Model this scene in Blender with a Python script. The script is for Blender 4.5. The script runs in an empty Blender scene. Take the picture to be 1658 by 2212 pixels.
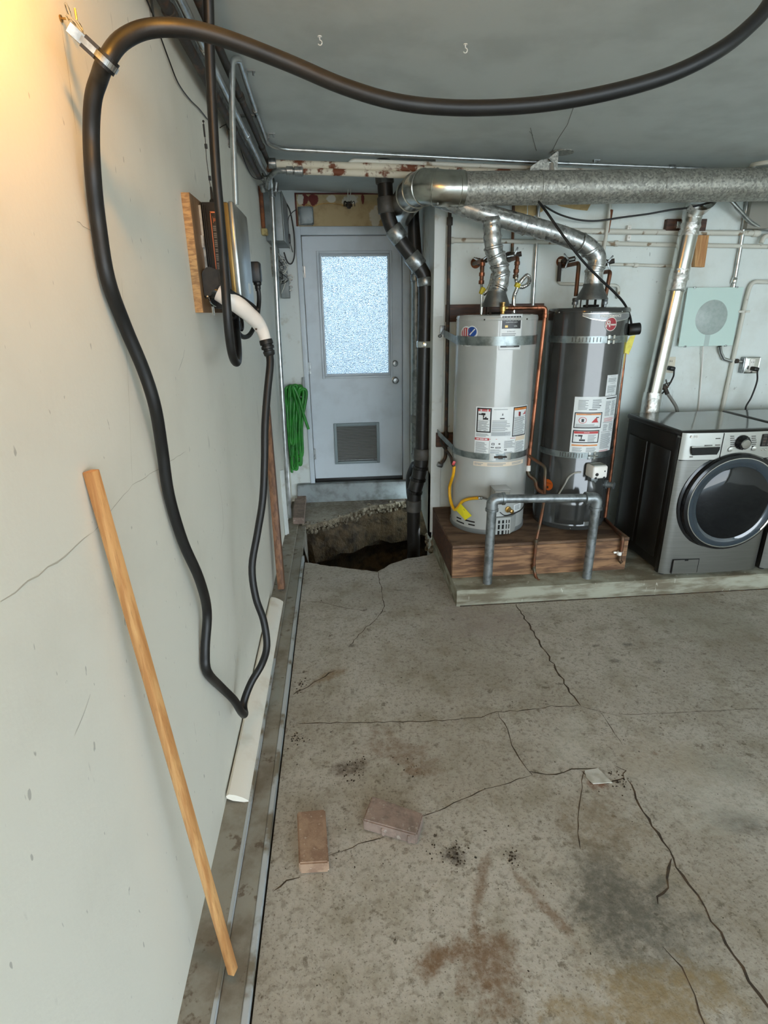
import bpy, bmesh, math, random
from mathutils import Vector, Matrix, Euler
random.seed(7)
SC = bpy.context.scene
COL = SC.collection
PI = math.pi

# ------------------------------------------------------------------ camera
FPX, YAW, PITCH, ROLL = 1184.0, .081, .349, -.015
CAM = Vector((.497, 0.0, 1.817))
_f = Vector((math.sin(YAW)*math.cos(PITCH), math.cos(YAW)*math.cos(PITCH), -math.sin(PITCH)))
_r = Vector((math.cos(YAW), -math.sin(YAW), 0))
_u = _r.cross(_f)
_r, _u = math.cos(ROLL)*_r + math.sin(ROLL)*_u, -math.sin(ROLL)*_r + math.cos(ROLL)*_u
cd = bpy.data.cameras.new('camera'); cam = bpy.data.objects.new('camera', cd); COL.objects.link(cam)
cd.sensor_fit = 'VERTICAL'; cd.sensor_height = 24.0; cd.lens = FPX/2212*24.0; cd.clip_start = .02
M3 = Matrix((_r, _u, -_f)).transposed()
cam.matrix_world = Matrix.Translation(CAM) @ M3.to_4x4()
SC.camera = cam

# ------------------------------------------------------------------ sky, lamps, exposure
def lin(r, g, b):
    f = lambda v: (v/255/12.92) if v <= 10 else ((v/255+.055)/1.055)**2.4
    return (f(r), f(g), f(b), 1)
W = bpy.data.worlds.new('sky'); SC.world = W; W.use_nodes = True
wn = W.node_tree.nodes; wl = W.node_tree.links
bg = wn['Background']; bg.inputs['Strength'].default_value = 7.0
tc = wn.new('ShaderNodeTexCoord'); sx = wn.new('ShaderNodeSeparateXYZ'); mr = wn.new('ShaderNodeMapRange')
mx = wn.new('ShaderNodeMix'); mx.data_type = 'RGBA'
mr.inputs['From Min'].default_value = 0.0; mr.inputs['From Max'].default_value = .7
mx.inputs['A'].default_value = (.86, .95, 1.0, 1); mx.inputs['B'].default_value = (.58, .78, 1.0, 1)
wl.new(tc.outputs['Generated'], sx.inputs[0]); wl.new(sx.outputs['Z'], mr.inputs['Value'])
wl.new(mr.outputs['Result'], mx.inputs['Factor']); wl.new(mx.outputs['Result'], bg.inputs['Color'])
SC.view_settings.view_transform = 'Standard'; SC.view_settings.look = 'None'
SC.view_settings.gamma = 1.0; SC.view_settings.use_curve_mapping = False
SC.view_settings.exposure = 0.36

# ------------------------------------------------------------------ helpers
def ray(px, py):
    return _f + _r*((px-829)/FPX) - _u*((py-1106)/FPX)
def at(px, py, X=None, Y=None, Z=None, D=None):
    """point of a known plane (wall, floor ...) or at a known distance D along the view axis"""
    d = ray(px, py)
    t = D if D is not None else ((X-CAM.x)/d.x if X is not None else (Y-CAM.y)/d.y if Y is not None else (Z-CAM.z)/d.z)
    return CAM + d*t
def oncyl(px, py, cx, cy, r):
    """angle and height where a line of sight meets a standing cylinder"""
    d = ray(px, py); ox, oy = CAM.x-cx, CAM.y-cy
    a = d.x**2+d.y**2; b = 2*(ox*d.x+oy*d.y); c = ox*ox+oy*oy-r*r
    q = max(b*b-4*a*c, 0)
    p = CAM + d*((-b-math.sqrt(q))/(2*a))
    return math.atan2(p.y-cy, p.x-cx), p.z
def catmull(pts, n=6, closed=False):
    P = [Vector(p) for p in pts]; out = []; N = len(P)
    if N < 3: return P
    for i in range(N if closed else N-1):
        if closed: p0, p1, p2, p3 = P[i-1], P[i], P[(i+1) % N], P[(i+2) % N]
        else: p0, p1, p2, p3 = P[max(i-1, 0)], P[i], P[i+1], P[min(i+2, N-1)]
        for k in range(n):
            t = k/n
            out.append(.5*((2*p1)+(p2-p0)*t+(2*p0-5*p1+4*p2-p3)*t*t+(3*p1-p0-3*p2+p3)*t**3))
    if not closed: out.append(P[-1])
    return out
def rounded(pts, rad, n=5):
    """polyline with filleted corners (pipe bends)"""
    P = [Vector(p) for p in pts]; out = [P[0]]
    for i in range(1, len(P)-1):
        a, b = P[i-1]-P[i], P[i+1]-P[i]
        r = min(rad, a.length*.49, b.length*.49)
        s, e = P[i]+a.normalized()*r, P[i]+b.normalized()*r
        for k in range(n+1):
            t = k/n; out.append((1-t)**2*s+2*t*(1-t)*P[i]+t*t*e)
    out.append(P[-1]); return out

class MB:
    def __init__(s): s.bm = bmesh.new()
    def box(s, x0, x1, y0, y1, z0, z1, bev=0, seg=2):
        return s.obox(((x0+x1)/2, (y0+y1)/2, (z0+z1)/2), (abs(x1-x0), abs(y1-y0), abs(z1-z0)), None, bev, seg)
    def obox(s, c, size, rot=None, bev=0, seg=2):
        m = Matrix.Translation(Vector(c)) @ ((rot.to_matrix() if isinstance(rot, Euler) else rot).to_4x4() if rot is not None else Matrix.Identity(4)) @ Matrix.Diagonal((*size, 1))
        vs = bmesh.ops.create_cube(s.bm, size=1, matrix=m)['verts']
        if bev:
            es = list({e for v in vs for e in v.link_edges})
            bmesh.ops.bevel(s.bm, geom=es, offset=bev, segments=seg, profile=.5, affect='EDGES')
        return s
    def tube(s, pts, r, n=10, closed=False, caps=True):
        P = [Vector(p) for p in pts]; N = len(P); rings = []
        up = None
        for i, p in enumerate(P):
            if closed: t = (P[(i+1) % N]-P[i-1])
            else: t = P[min(i+1, N-1)]-P[max(i-1, 0)]
            if t.length < 1e-9: t = Vector((0, 0, 1))
            t.normalize()
            if up is None:
                a = Vector((0, 0, 1)) if abs(t.z) < .9 else Vector((1, 0, 0))
                up = (a - t*a.dot(t)).normalized()
            else:
                up = up - t*up.dot(t)
                up = up.normalized() if up.length > 1e-6 else t.orthogonal().normalized()
            b = t.cross(up); rr = r[i] if isinstance(r, (list, tuple)) else r
            rings.append([s.bm.verts.new(p+(up*math.cos(2*PI*k/n)+b*math.sin(2*PI*k/n))*rr) for k in range(n)])
        for i in range(N if closed else N-1):
            A, B = rings[i], rings[(i+1) % N]
            for k in range(n):
                s.bm.faces.new((A[k], A[(k+1) % n], B[(k+1) % n], B[k]))
        if caps and not closed:
            s.bm.faces.new(rings[0][::-1]); s.bm.faces.new(rings[-1])
        return s
    def cyl(s, p0, p1, r, r2=None, n=16):
        return s.tube([p0, p1], [r, r if r2 is None else r2], n)
    def lathe(s, prof, p0, axis=(0, 0, 1), n=24, caps=True):
        """profile of (radius, height along axis)"""
        ax = Vector(axis).normalized(); a = ax.orthogonal().normalized(); b = ax.cross(a); p0 = Vector(p0)
        R = [[s.bm.verts.new(p0+ax*h+(a*math.cos(2*PI*k/n)+b*math.sin(2*PI*k/n))*max(r, 1e-4)) for k in range(n)] for r, h in prof]
        for A, B in zip(R, R[1:]):
            for k in range(n): s.bm.faces.new((A[k], A[(k+1) % n], B[(k+1) % n], B[k]))
        if caps: s.bm.faces.new(R[0][::-1]); s.bm.faces.new(R[-1])
        return s
    def prism(s, pts, vec):
        vec = Vector(vec); A = [s.bm.verts.new(Vector(p)) for p in pts]; B = [s.bm.verts.new(Vector(p)+vec) for p in pts]
        n = len(A); s.bm.faces.new(A[::-1]); s.bm.faces.new(B)
        for i in range(n): s.bm.faces.new((A[i], A[(i+1) % n], B[(i+1) % n], B[i]))
        return s
    def face(s, pts):
        s.bm.faces.new([s.bm.verts.new(Vector(p)) for p in pts]); return s
    def grid(s, fn, nu, nv):
        V = [[s.bm.verts.new(Vector(fn(i/nu, j/nv))) for j in range(nv+1)] for i in range(nu+1)]
        for i in range(nu):
            for j in range(nv): s.bm.faces.new((V[i][j], V[i+1][j], V[i+1][j+1], V[i][j+1]))
        return s
    def ball(s, c, r, sc=(1, 1, 1), n=12):
        bmesh.ops.create_uvsphere(s.bm, u_segments=n, v_segments=max(6, n*2//3), radius=r, matrix=Matrix.Translation(Vector(c)) @ Matrix.Diagonal((*sc, 1)))
        return s
    def text(s, string, size, mapper, bold=0):
        """letters from Blender's own font; mapper(x, y) puts a letter point on its surface"""
        cu = bpy.data.curves.new('letters', 'FONT'); cu.body = string; cu.size = size; cu.align_x = 'CENTER'; cu.align_y = 'CENTER'
        cu.resolution_u = 3; cu.offset = bold
        o = bpy.data.objects.new('letters', cu); COL.objects.link(o)
        me = o.to_mesh(); base = len(s.bm.verts)
        vs = [s.bm.verts.new(Vector(mapper(v.co.x, v.co.y))) for v in me.vertices]
        for p in me.polygons:
            try: s.bm.faces.new([vs[i] for i in p.vertices])
            except ValueError: pass
        o.to_mesh_clear(); bpy.data.objects.remove(o); bpy.data.curves.remove(cu)
        return s

OFF = {}
def tag(o, label=None, cat=None, group=None, kind=None):
    if label: o['label'] = label
    if cat: o['category'] = cat
    if group: o['group'] = group
    if kind: o['kind'] = kind
    return o
def thing(name, label, cat, loc, group=None):
    o = bpy.data.objects.new(name, None); o.empty_display_size = .05; COL.objects.link(o)
    o.location = loc; OFF[o.name] = Vector(loc)
    return tag(o, label, cat, group)
def obj(name, mb, m, parent=None, smooth=40, recalc=True):
    bm = mb.bm
    if recalc: bmesh.ops.recalc_face_normals(bm, faces=bm.faces)
    me = bpy.data.meshes.new(name)
    if parent is not None: off = OFF[parent.name]
    else:
        bb = [v.co for v in bm.verts]
        off = Vector(((min(v.x for v in bb)+max(v.x for v in bb))/2, (min(v.y for v in bb)+max(v.y for v in bb))/2, min(v.z for v in bb)))
    bmesh.ops.translate(bm, verts=bm.verts, vec=-off)
    bm.to_mesh(me); bm.free()
    if smooth:
        me.polygons.foreach_set('use_smooth', [True]*len(me.polygons)); me.set_sharp_from_angle(angle=math.radians(smooth))
    me.materials.append(m)
    o = bpy.data.objects.new(name, me); COL.objects.link(o); OFF[o.name] = off
    if parent is not None: o.parent = parent
    else: o.location = off
    return o
def struct(name, mb, m, parent=None, smooth=40, **k):
    o = obj(name, mb, m, parent, smooth, **k)
    if parent is None: o['kind'] = 'structure'
    return o

# ------------------------------------------------------------------ materials
class NT:
    def __init__(s, name):
        s.m = bpy.data.materials.new(name); s.m.use_nodes = True; s.t = s.m.node_tree
        s.b = s.t.nodes['Principled BSDF']; s.co = s.t.nodes.new('ShaderNodeTexCoord').outputs['Object']
    def node(s, typ, **k):
        n = s.t.nodes.new(typ)
        for a, v in k.items(): setattr(n, a, v)
        return n
    def link(s, a, b): s.t.links.new(a, b)
    def noise(s, scale, detail=5, rough=.55, vec=None, dist=0, stretch=None):
        v = vec or s.co
        if stretch:
            mp = s.node('ShaderNodeMapping'); mp.inputs['Scale'].default_value = stretch; s.link(v, mp.inputs[0]); v = mp.outputs[0]
        n = s.node('ShaderNodeTexNoise'); s.link(v, n.inputs['Vector'])
        n.inputs['Scale'].default_value = scale; n.inputs['Detail'].default_value = detail
        n.inputs['Roughness'].default_value = rough; n.inputs['Distortion'].default_value = dist
        return n.outputs['Fac']
    def ramp(s, val, lo, hi, a=0.0, b=1.0):
        r = s.node('ShaderNodeMapRange', interpolation_type='SMOOTHSTEP'); r.inputs['From Min'].default_value = lo; r.inputs['From Max'].default_value = hi
        r.inputs['To Min'].default_value = a; r.inputs['To Max'].default_value = b; s.link(val, r.inputs['Value']); return r.outputs['Result']
    def mix(s, fac, a, b):
        x = s.node('ShaderNodeMix', data_type='RGBA')
        for sock, v in (('Factor', fac), ('A', a), ('B', b)):
            if hasattr(v, 'is_output'): s.link(v, x.inputs[sock])
            else: x.inputs[sock].default_value = v
        return x.outputs['Result']
    def math(s, op, a, b):
        x = s.node('ShaderNodeMath', operation=op)
        for i, v in enumerate((a, b)):
            if hasattr(v, 'is_output'): s.link(v, x.inputs[i])
            else: x.inputs[i].default_value = v
        return x.outputs[0]
    def blot(s, col, c, rad, rot, color, k=.7, edge=.5, nz=None, grain=None):
        """a stain with its own outline at a place on the surface"""
        mp = s.node('ShaderNodeMapping', vector_type='TEXTURE'); s.link(s.co, mp.inputs[0])
        mp.inputs['Location'].default_value = c; mp.inputs['Rotation'].default_value = (0, 0, rot) if not isinstance(rot, tuple) else rot
        mp.inputs['Scale'].default_value = rad
        l = s.node('ShaderNodeVectorMath', operation='LENGTH'); s.link(mp.outputs[0], l.inputs[0])
        v = l.outputs['Value']
        if nz is not None: v = s.math('ADD', v, nz)
        f_ = s.ramp(v, 1.0, 1.0-edge, 0, k)
        if grain is not None: f_ = s.math('MULTIPLY', f_, grain)
        return s.mix(f_, col, color)
    def bump(s, h, strength=.2, dist=.01):
        b = s.node('ShaderNodeBump'); b.inputs['Strength'].default_value = strength; b.inputs['Distance'].default_value = dist
        s.link(h, b.inputs['Height']); s.link(b.outputs[0], s.b.inputs['Normal'])
    def done(s, col=None, rough=.5, metal=0, **k):
        if col is not None:
            if hasattr(col, 'is_output'): s.link(col, s.b.inputs['Base Color'])
            else: s.b.inputs['Base Color'].default_value = col
        if hasattr(rough, 'is_output'): s.link(rough, s.b.inputs['Roughness'])
        else: s.b.inputs['Roughness'].default_value = rough
        s.b.inputs['Metallic'].default_value = metal
        for a, v in k.items(): s.b.inputs[a.replace('_', ' ')].default_value = v
        return s.m
def mat(name, c1, c2=None, scale=25, lo=.4, hi=.65, rough=.5, metal=0, bump=0, bscale=None, stretch=None, detail=5, bdist=.004, **k):
    t = NT(name); col = c1
    n = t.noise(scale, detail, stretch=stretch)
    if c2 is not None: col = t.mix(t.ramp(n, lo, hi), c1, c2)
    if bump: t.bump(t.noise(bscale or scale*3, 4, stretch=stretch), bump, bdist)
    return t.done(col, rough, metal, **k)
def galv(name, a, b, scale=60, rough=.45, metal=.6):
    """spangled galvanised sheet"""
    t = NT(name)
    v = t.node('ShaderNodeTexVoronoi'); v.inputs['Scale'].default_value = scale; t.link(t.co, v.inputs['Vector'])
    sp = t.node('ShaderNodeSeparateColor'); t.link(v.outputs['Color'], sp.inputs[0])
    col = t.mix(sp.outputs[0], a, b)
    col = t.mix(t.ramp(t.noise(9, 4), .45, .7, 0, .3), col, lin(120, 117, 108))
    return t.done(col, t.ramp(sp.outputs[1], 0, 1, rough-.06, rough+.12), metal)
def brushed(name, c, rough=.3, metal=1):
    t = NT(name); n = t.noise(40, 3, stretch=(1, 1, 40))
    return t.done(t.mix(t.ramp(n, .3, .7, 0, .25), c, lin(90, 90, 88)), t.ramp(n, .3, .7, rough-.06, rough+.08), metal)
def paint(name, base, dirt, k=.35, bumpk=.12):
    t = NT(name)
    n1 = t.noise(2.2, 6, .6); col = t.mix(t.ramp(n1, .45, .75, 0, k), base, dirt)
    n2 = t.noise(9, 4, .7, stretch=(1, 1, .28)); col = t.mix(t.ramp(n2, .66, .72, 0, .3), col, lin(120, 118, 108))
    n3 = t.noise(55, 2, .5, stretch=(1, 1, .4)); col = t.mix(t.ramp(n3, .72, .76, 0, .45), col, lin(95, 93, 86))
    t.bump(t.noise(70, 3), bumpk, .004)
    return t, col
t, col = paint('left_wall_paint', lin(227, 225, 213), lin(208, 205, 192), .4)
M_LW = t.done(col, .6)
t, col = paint('back_wall_paint', lin(222, 230, 227), lin(186, 186, 172), .55)
nz = t.noise(6, 4)
for c, r, colr, k in (((1.31, 4.08, .42), (.10, .2, .2), lin(150, 120, 70), .8), ((2.05, 4.08, 2.45), (.34, .2, .07), lin(176, 150, 100), 0), ((2.62, 4.08, 1.05), (.16, .2, .16), lin(70, 55, 40), .8)):
    t2 = t.math('MULTIPLY', t.math('SUBTRACT', nz, .5), 1.6); col = t.blot(col, c, r, (0, 0, 0), colr, k, .4, t2)
M_BW = t.done(col, .55)
M_CEIL = mat('ceiling_paint', lin(204, 210, 208), lin(190, 196, 194), 3, .4, .7, .75, bump=.08, bscale=60)
M_DOOR = mat('door_paint', lin(204, 214, 222), lin(192, 201, 208), 4, .45, .7, .42, bump=.03, bscale=40)
M_TRIM = mat('trim_paint', lin(212, 217, 214), lin(180, 178, 166), 8, .55, .75, .5, bump=.06, bscale=50)
M_SILL = mat('sill_concrete', lin(150, 158, 160), lin(112, 116, 114), 8, .4, .7, .7, bump=.3, bscale=60)
M_BLACK = mat('black_rubber', lin(15, 15, 16), lin(24, 24, 23), 12, .45, .7, .45, bump=.05, bscale=200)
M_DARK = mat('dark_recess', lin(14, 13, 12), rough=.9)
M_STEEL = mat('zinc_steel', lin(168, 172, 172), lin(120, 124, 124), 30, .4, .7, .34, .9, bump=.05)
M_EMT = mat('conduit_steel', lin(196, 200, 200), lin(150, 153, 152), 14, .45, .75, .3, .9)
M_CHROME = mat('bright_chrome', lin(225, 226, 224), rough=.16, metal=1)
M_IRON = mat('dark_iron', lin(62, 58, 54), lin(96, 72, 56), 20, .5, .7, .6, .4, bump=.2)
M_RUST = mat('rusty_iron', lin(132, 78, 44), lin(86, 50, 32), 16, .4, .65, .8, .1, bump=.3)
M_COPPER = mat('copper', lin(174, 112, 84), lin(106, 70, 52), 9, .40, .60, .38, .9)
M_COPDK = mat('tarnished_copper', lin(122, 80, 58), lin(86, 80, 66), 12, .42, .62, .5, .7, bump=.1)
M_BRASS = mat('brass', lin(196, 160, 96), lin(140, 112, 70), 20, .4, .7, .32, .95)
M_GALV = galv('galvanised_duct', lin(190, 188, 178), lin(132, 132, 126), 95)
M_FOIL = galv('crinkled_duct', lin(206, 208, 206), lin(150, 152, 150), 48, .3, .85)
M_PIPE = mat('galvanised_pipe', lin(150, 156, 158), lin(112, 117, 118), 22, .4, .66, .42, .75, bump=.1)
M_WPIPE = mat('painted_pipe', lin(214, 213, 202), lin(140, 120, 96), 14, .6, .7, .5, bump=.1)
t = NT('rusted_paint_pipe'); n = t.noise(7, 6, .65)
M_RPIPE = t.done(t.mix(t.ramp(n, .52, .6), lin(214, 206, 186), lin(112, 60, 34)), .65)
M_GREYBOX = mat('grey_enamel', lin(132, 137, 137), lin(110, 114, 113), 9, .45, .7, .45, .2)
M_WHITE = mat('white_plastic', lin(236, 234, 228), rough=.32)
M_IVORY = mat('ivory_plastic', lin(214, 206, 186), rough=.4)
M_ABS = mat('black_drain_plastic', lin(30, 28, 26), lin(58, 55, 50), 16, .56, .72, .38, bump=.05)
M_FERN = mat('coupling_rubber', lin(70, 68, 64), lin(96, 92, 86), 12, .45, .7, .5, bump=.06)
M_SOIL = mat('pit_soil', lin(92, 76, 54), lin(52, 43, 31), 9, .35, .7, .95, bump=.9, bscale=30, bdist=.03, detail=9)
M_RUBBLE = mat('broken_concrete_edge', lin(142, 132, 112), lin(96, 86, 70), 26, .35, .65, .95, bump=.9, bscale=60, bdist=.02)
def wood(name, a, b, stretch, scale=6, rough=.55):
    t = NT(name); n = t.noise(scale, 6, .6, stretch=stretch, dist=.4)
    col = t.mix(t.ramp(n, .38, .62), a, b); n2 = t.noise(scale*5, 3, stretch=stretch)
    col = t.mix(t.ramp(n2, .55, .75, 0, .35), col, lin(80, 54, 32)); t.bump(n2, .12, .003)
    return t.done(col, rough)
M_SLAT = wood('pine_slat', lin(206, 158, 102), lin(180, 126, 74), (9, 9, .7))
M_PLANK = wood('brown_timber', lin(132, 92, 62), lin(98, 66, 44), (9, 9, .8))
M_PLY = wood('plywood', lin(196, 152, 98), lin(150, 108, 66), (5, 1, 22), 4)
M_PLYFACE = wood('plywood_face', lin(140, 108, 76), lin(120, 92, 64), (5, 6, 1), 4)
M_REDWOOD = wood('platform_redwood', lin(150, 114, 82), lin(92, 66, 48), (.7, 2.2, 6), 5, .8)
M_DKWOOD = wood('dark_backing_wood', lin(92, 58, 40), lin(58, 38, 28), (1, 8, 8))

# floor concrete: mottling, specks and stains that keep their own outlines
def P0(px, py): 
    p = at(px, py, Z=0); return (p.x, p.y, 0)
t = NT('floor_concrete')
big = t.noise(1.3, 7, .62); mid = t.noise(6, 6, .6); fine = t.noise(42, 4, .6); wob = t.math('MULTIPLY', t.math('SUBTRACT', t.noise(8, 9, .72), .5), 3.2)
col = t.mix(t.ramp(big, .36, .66), lin(184, 178, 166), lin(160, 152, 138))
col = t.mix(t.ramp(mid, .46, .68, 0, .5), col, lin(136, 127, 106))
col = t.mix(t.ramp(fine, .48, .68, 0, .5), col, lin(116, 107, 90))
col = t.mix(t.ramp(t.noise(17, 6, .7), .58, .67, 0, .7), col, lin(88, 79, 62))
col = t.mix(t.ramp(t.noise(26, 2, .5), .73, .77, 0, .85), col, lin(66, 55, 40))
grn = t.ramp(t.noise(34, 7, .75), .34, .58, .45, 1.0)
col = t.mix(t.ramp(t.noise(110, 3, .6), .57, .66, 0, .6), col, lin(88, 80, 64)); col = t.mix(t.ramp(t.noise(7, 8, .75, stretch=(2.4, .7, 1), dist=.8), .62, .70, 0, .45), col, lin(196, 192, 178))
BR, DK, OC, LT = lin(112, 84, 56), lin(92, 90, 80), lin(146, 126, 88), lin(196, 194, 182)
for px, py, rx, ry, rot, c, k in (
    (860, 1625, .26, .12, -.6, BR, .55), (765, 1655, .10, .05, .2, lin(70, 52, 34), .8), (885, 1665, .07, .04, .3, BR, .6),
    (935, 2075, .09, .06, .4, BR, .9), (1050, 2090, .13, .17, .3, BR, .85), (1035, 1935, .03, .22, -.42, BR, .7), (985, 1845, .05, .05, 0, lin(48, 36, 26), .85),
    (1107, 1852, .03, .03, 0, lin(60, 44, 30), .8), (1320, 1930, .20, .30, -.3, DK, .75), (1400, 2020, .25, .25, -.4, DK, .6), (1400, 2170, .34, .14, 0, OC, .75),
    (1600, 1780, .14, .09, -.5, lin(96, 92, 82), .8), (1560, 1660, .16, .1, -.4, lin(124, 122, 108), .6), (1510, 1700, .3, .3, 0, LT, .5), (1300, 1790, .2, .17, 0, lin(128, 112, 88), .55),
    (1190, 1975, .03, .2, .5, BR, .7), (1290, 1690, .07, .05, 0, lin(110, 66, 36), .9), (1230, 1600, .12, .3, -.4, LT, .4), (1050, 1340, .4, .3, 0, lin(158, 146, 140), .5),
    (700, 1465, .18, .05, .6, lin(128, 104, 70), .7), (1530, 1340, .5, .3, 0, lin(150, 148, 130), .4), (1420, 1430, .05, .03, 0, DK, .7), (1285, 1395, .04, .02, .2, DK, .8), (1355, 1392, .04, .02, 0, DK, .8),
    (1325, 1428, .04, .02, 0, DK, .7), (760, 1395, .03, .02, 0, DK, .6), (860, 1275, .04, .02, 0, DK, .6), (1415, 1628, .02, .02, 0, BR, .8), (1440, 1640, .3, .16, -.3, lin(150, 134, 110), .4),
    (760, 1095, .6, .5, 0, lin(104, 92, 74), .8), (830, 1082, .34, .3, .2, lin(64, 46, 34), .95), (690, 1100, .25, .1, 0, lin(128, 122, 108), .6)):
    col = t.blot(col, P0(px, py), (rx, ry, 1), rot, c, k, .75, wob, grn)
t.bump(t.math('ADD', t.math('MULTIPLY', mid, .6), fine), .4, .006)
M_FLOOR = t.done(col, t.ramp(mid, .3, .7, .48, .72))
t = NT('curb_concrete'); n = t.noise(5, 6, .6); col = t.mix(t.ramp(n, .4, .65), lin(150, 146, 134), lin(118, 108, 92))
col = t.mix(t.ramp(t.noise(12, 5, .65), .58, .66, 0, .7), col, lin(84, 64, 44)); t.bump(t.noise(50, 4), .3, .005); M_CURB = t.done(col, .75)
M_CURBPAINT = mat('blue_grey_paint', lin(182, 188, 190), lin(126, 118, 102), 5, .50, .60, .6, bump=.15)
t = NT('plinth_concrete'); n = t.noise(5, 6, .6, stretch=(.6, 1, 3)); col = t.mix(t.ramp(n, .4, .62), lin(150, 150, 134), lin(104, 96, 78))
col = t.mix(t.ramp(t.noise(14, 5, .7, stretch=(2, 2, .4)), .63, .68, 0, .6), col, lin(206, 204, 190)); t.bump(t.noise(40, 5), .4, .008); M_PLINTH = t.done(col, .75)

# ------------------------------------------------------------------ the room
ZC, YB, YD, XP = 2.80, 4.08, 5.34, 1.20      # ceiling, heater wall, door wall, alcove side wall
YF, XR = -3.6, 6.8  # unseen front opening set back, garage widened rightward, to brighten the back wall
def CZ(x): return 2.806-.034*x            # the ceiling sinks a little to the right
def jag(pts, n=5, amp=.012, seed=1):
    rr = random.Random(seed); out = []
    for a, b in zip(pts, pts[1:]):
        a, b = Vector(a), Vector(b); d = (b-a); nrm = Vector((-d.y, d.x, 0)).normalized()
        for k in range(n): out.append(a+d*(k/n)+(nrm*rr.uniform(-amp, amp) if k else Vector()))
    out.append(Vector(pts[-1])); return out
XC = .192
near = jag([(1.30, 4.10, 0)] + [P0(*p) for p in ((928, 1198), (905, 1203), (880, 1206), (850, 1216), (836, 1223), (815, 1235), (780, 1231), (740, 1226), (700, 1221), (676, 1217))] + [(XC, P0(655, 1215)[1], 0)], 3, .006)
far = jag([at(652, 1131, Z=.03), at(676, 1133, Z=.03), at(720, 1120, Z=.03), at(760, 1108, Z=.03), at(800, 1093, Z=.03), at(840, 1088, Z=.03), at(880, 1082, Z=.03), (1.24, 5.22, .03)], 4, .014, 3)
g = MB(); g.prism([(XC, YF, 0), (XR, YF, 0), (XR, YB+.05, 0)] + [tuple(p) for p in near], (0, 0, -.10))
floor = struct('floor', g, M_FLOOR)
floor['label'] = 'cracked grey concrete floor slab'
for v in floor.data.vertices: pass
floor.location = (0, 0, 0); floor.data.transform(Matrix.Translation(OFF['floor'])); OFF['floor'] = Vector()
g = MB(); g.prism([(p.x, p.y, .03) for p in far] + [(1.24, 5.5, .03), (XC-.06, 5.5, .03), (XC-.06, far[0].y, .03)], (0, 0, -.045))
back = struct('floor_back', g, M_FLOOR)
back.location = (0, 0, 0); back.data.transform(Matrix.Translation(OFF['floor_back'])); OFF['floor_back'] = Vector()
def rim(o):
    o.data.materials.append(M_RUBBLE)
    for p in o.data.polygons:
        if abs(p.normal.z) < .5: p.material_index = 1
rim(back); rim(floor)
# the dug pit below the broken slab
g = MB(); rr = random.Random(5)
ringn = [Vector((p.x, p.y, 0)) for p in near[1:]]; ringf = [Vector((p.x, p.y, 0)) for p in far]
loop = [(1.42, 4.02, 0)] + [tuple(p+Vector((0, -.10, 0))) for p in ringn[::3]] + [(XC-.02, 4.2, 0)] + [tuple(p+Vector((0, .05, 0))) for p in ringf[::3]] + [(1.45, 5.25, 0)]
N = len(loop); lv = []
for k, (z, o_) in enumerate(((-.012, 0), (-.10, .0), (-.2, .01), (-.40, .0), (-.42, .12), (-.46, .42), (-.7, .5), (-1.15, .45))):
    row = []
    for (x, y, _) in loop:
        d_ = Vector((x-.75, y-4.4, 0)).normalized()*o_*(1 if y > 4.3 else .3); row.append(g.bm.verts.new((x+d_.x+rr.uniform(-.025, .025)*(k > 0), y+d_.y+rr.uniform(-.03, .03)*(k > 0), z+rr.uniform(-.05, .05)*(k in (3, 4)))))
    lv.append(row)
for a, b in zip(lv, lv[1:]):
    for i in range(N): g.bm.faces.new((a[i], a[(i+1) % N], b[(i+1) % N], b[i]))
g.bm.faces.new(lv[-1])
pit = struct('trim_1', g, M_SOIL, smooth=0, recalc=False); pit['label'] = 'brown earth sides of the pit dug under the slab'
# rubble lip along the broken edge
g = MB()
for p in far[::1]:
    for q in range(9):
        s = rr.uniform(.016, .045); g.obox(p+Vector((rr.uniform(-.05, .05), rr.uniform(-.01, .05), rr.uniform(-.085, -.002))), (s, s*.8, s*.7), Euler((rr.random()*3, rr.random()*3, rr.random()*3)), s*.2, 1)
rub = obj('rubble_edge', g, M_RUBBLE, back); rub['kind'] = 'stuff'
g = MB()
for k in range(34):
    s = rr.uniform(.02, .06); y = rr.uniform(3.96, 4.35); g.obox((1.235+rr.uniform(-.035, .03), y, rr.uniform(-.1, .07)), (s, s, s*.8), Euler((rr.random()*3, rr.random()*3, rr.random()*3)), s*.2, 1)
rub = obj('rubble_edge', g, M_RUBBLE, floor); rub['kind'] = 'stuff'

def crack(pxs, w, seed, parent, m, z=.0008, X=None):
    g = MB(); rr = random.Random(seed)
    pts = [at(*p, Z=0) if X is None else at(*p, X=X) for p in pxs]
    fine = []
    for a, b in zip(pts, pts[1:]):
        n = max(2, int((b-a).length/.03))
        for k in range(n): fine.append(a+(b-a)*(k/n))
    fine.append(pts[-1]); L = []; R = []
    for i, p in enumerate(fine):
        d = (fine[min(i+1, len(fine)-1)]-fine[max(i-1, 0)]).normalized()
        nrm = Vector((-d.y, d.x, 0)) if X is None else Vector((0, -d.z, d.y))
        up = Vector((0, 0, z)) if X is None else Vector((z, 0, 0))
        j = rr.uniform(-.5, .5)*w*1.6; ww = w*rr.uniform(.35, 1.0)*(.3 if i in (0, len(fine)-1) else 1)
        L.append(g.bm.verts.new(p+nrm*(j+ww/2)+up)); R.append(g.bm.verts.new(p+nrm*(j-ww/2)+up))
    for i in range(len(fine)-1): g.bm.faces.new((R[i], R[i+1], L[i+1], L[i]))
    return obj('crack', g, m, parent, smooth=0)
M_CRACK = mat('crack_dirt', lin(58, 50, 40), lin(84, 66, 46), 20, .4, .65, .95)
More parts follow.
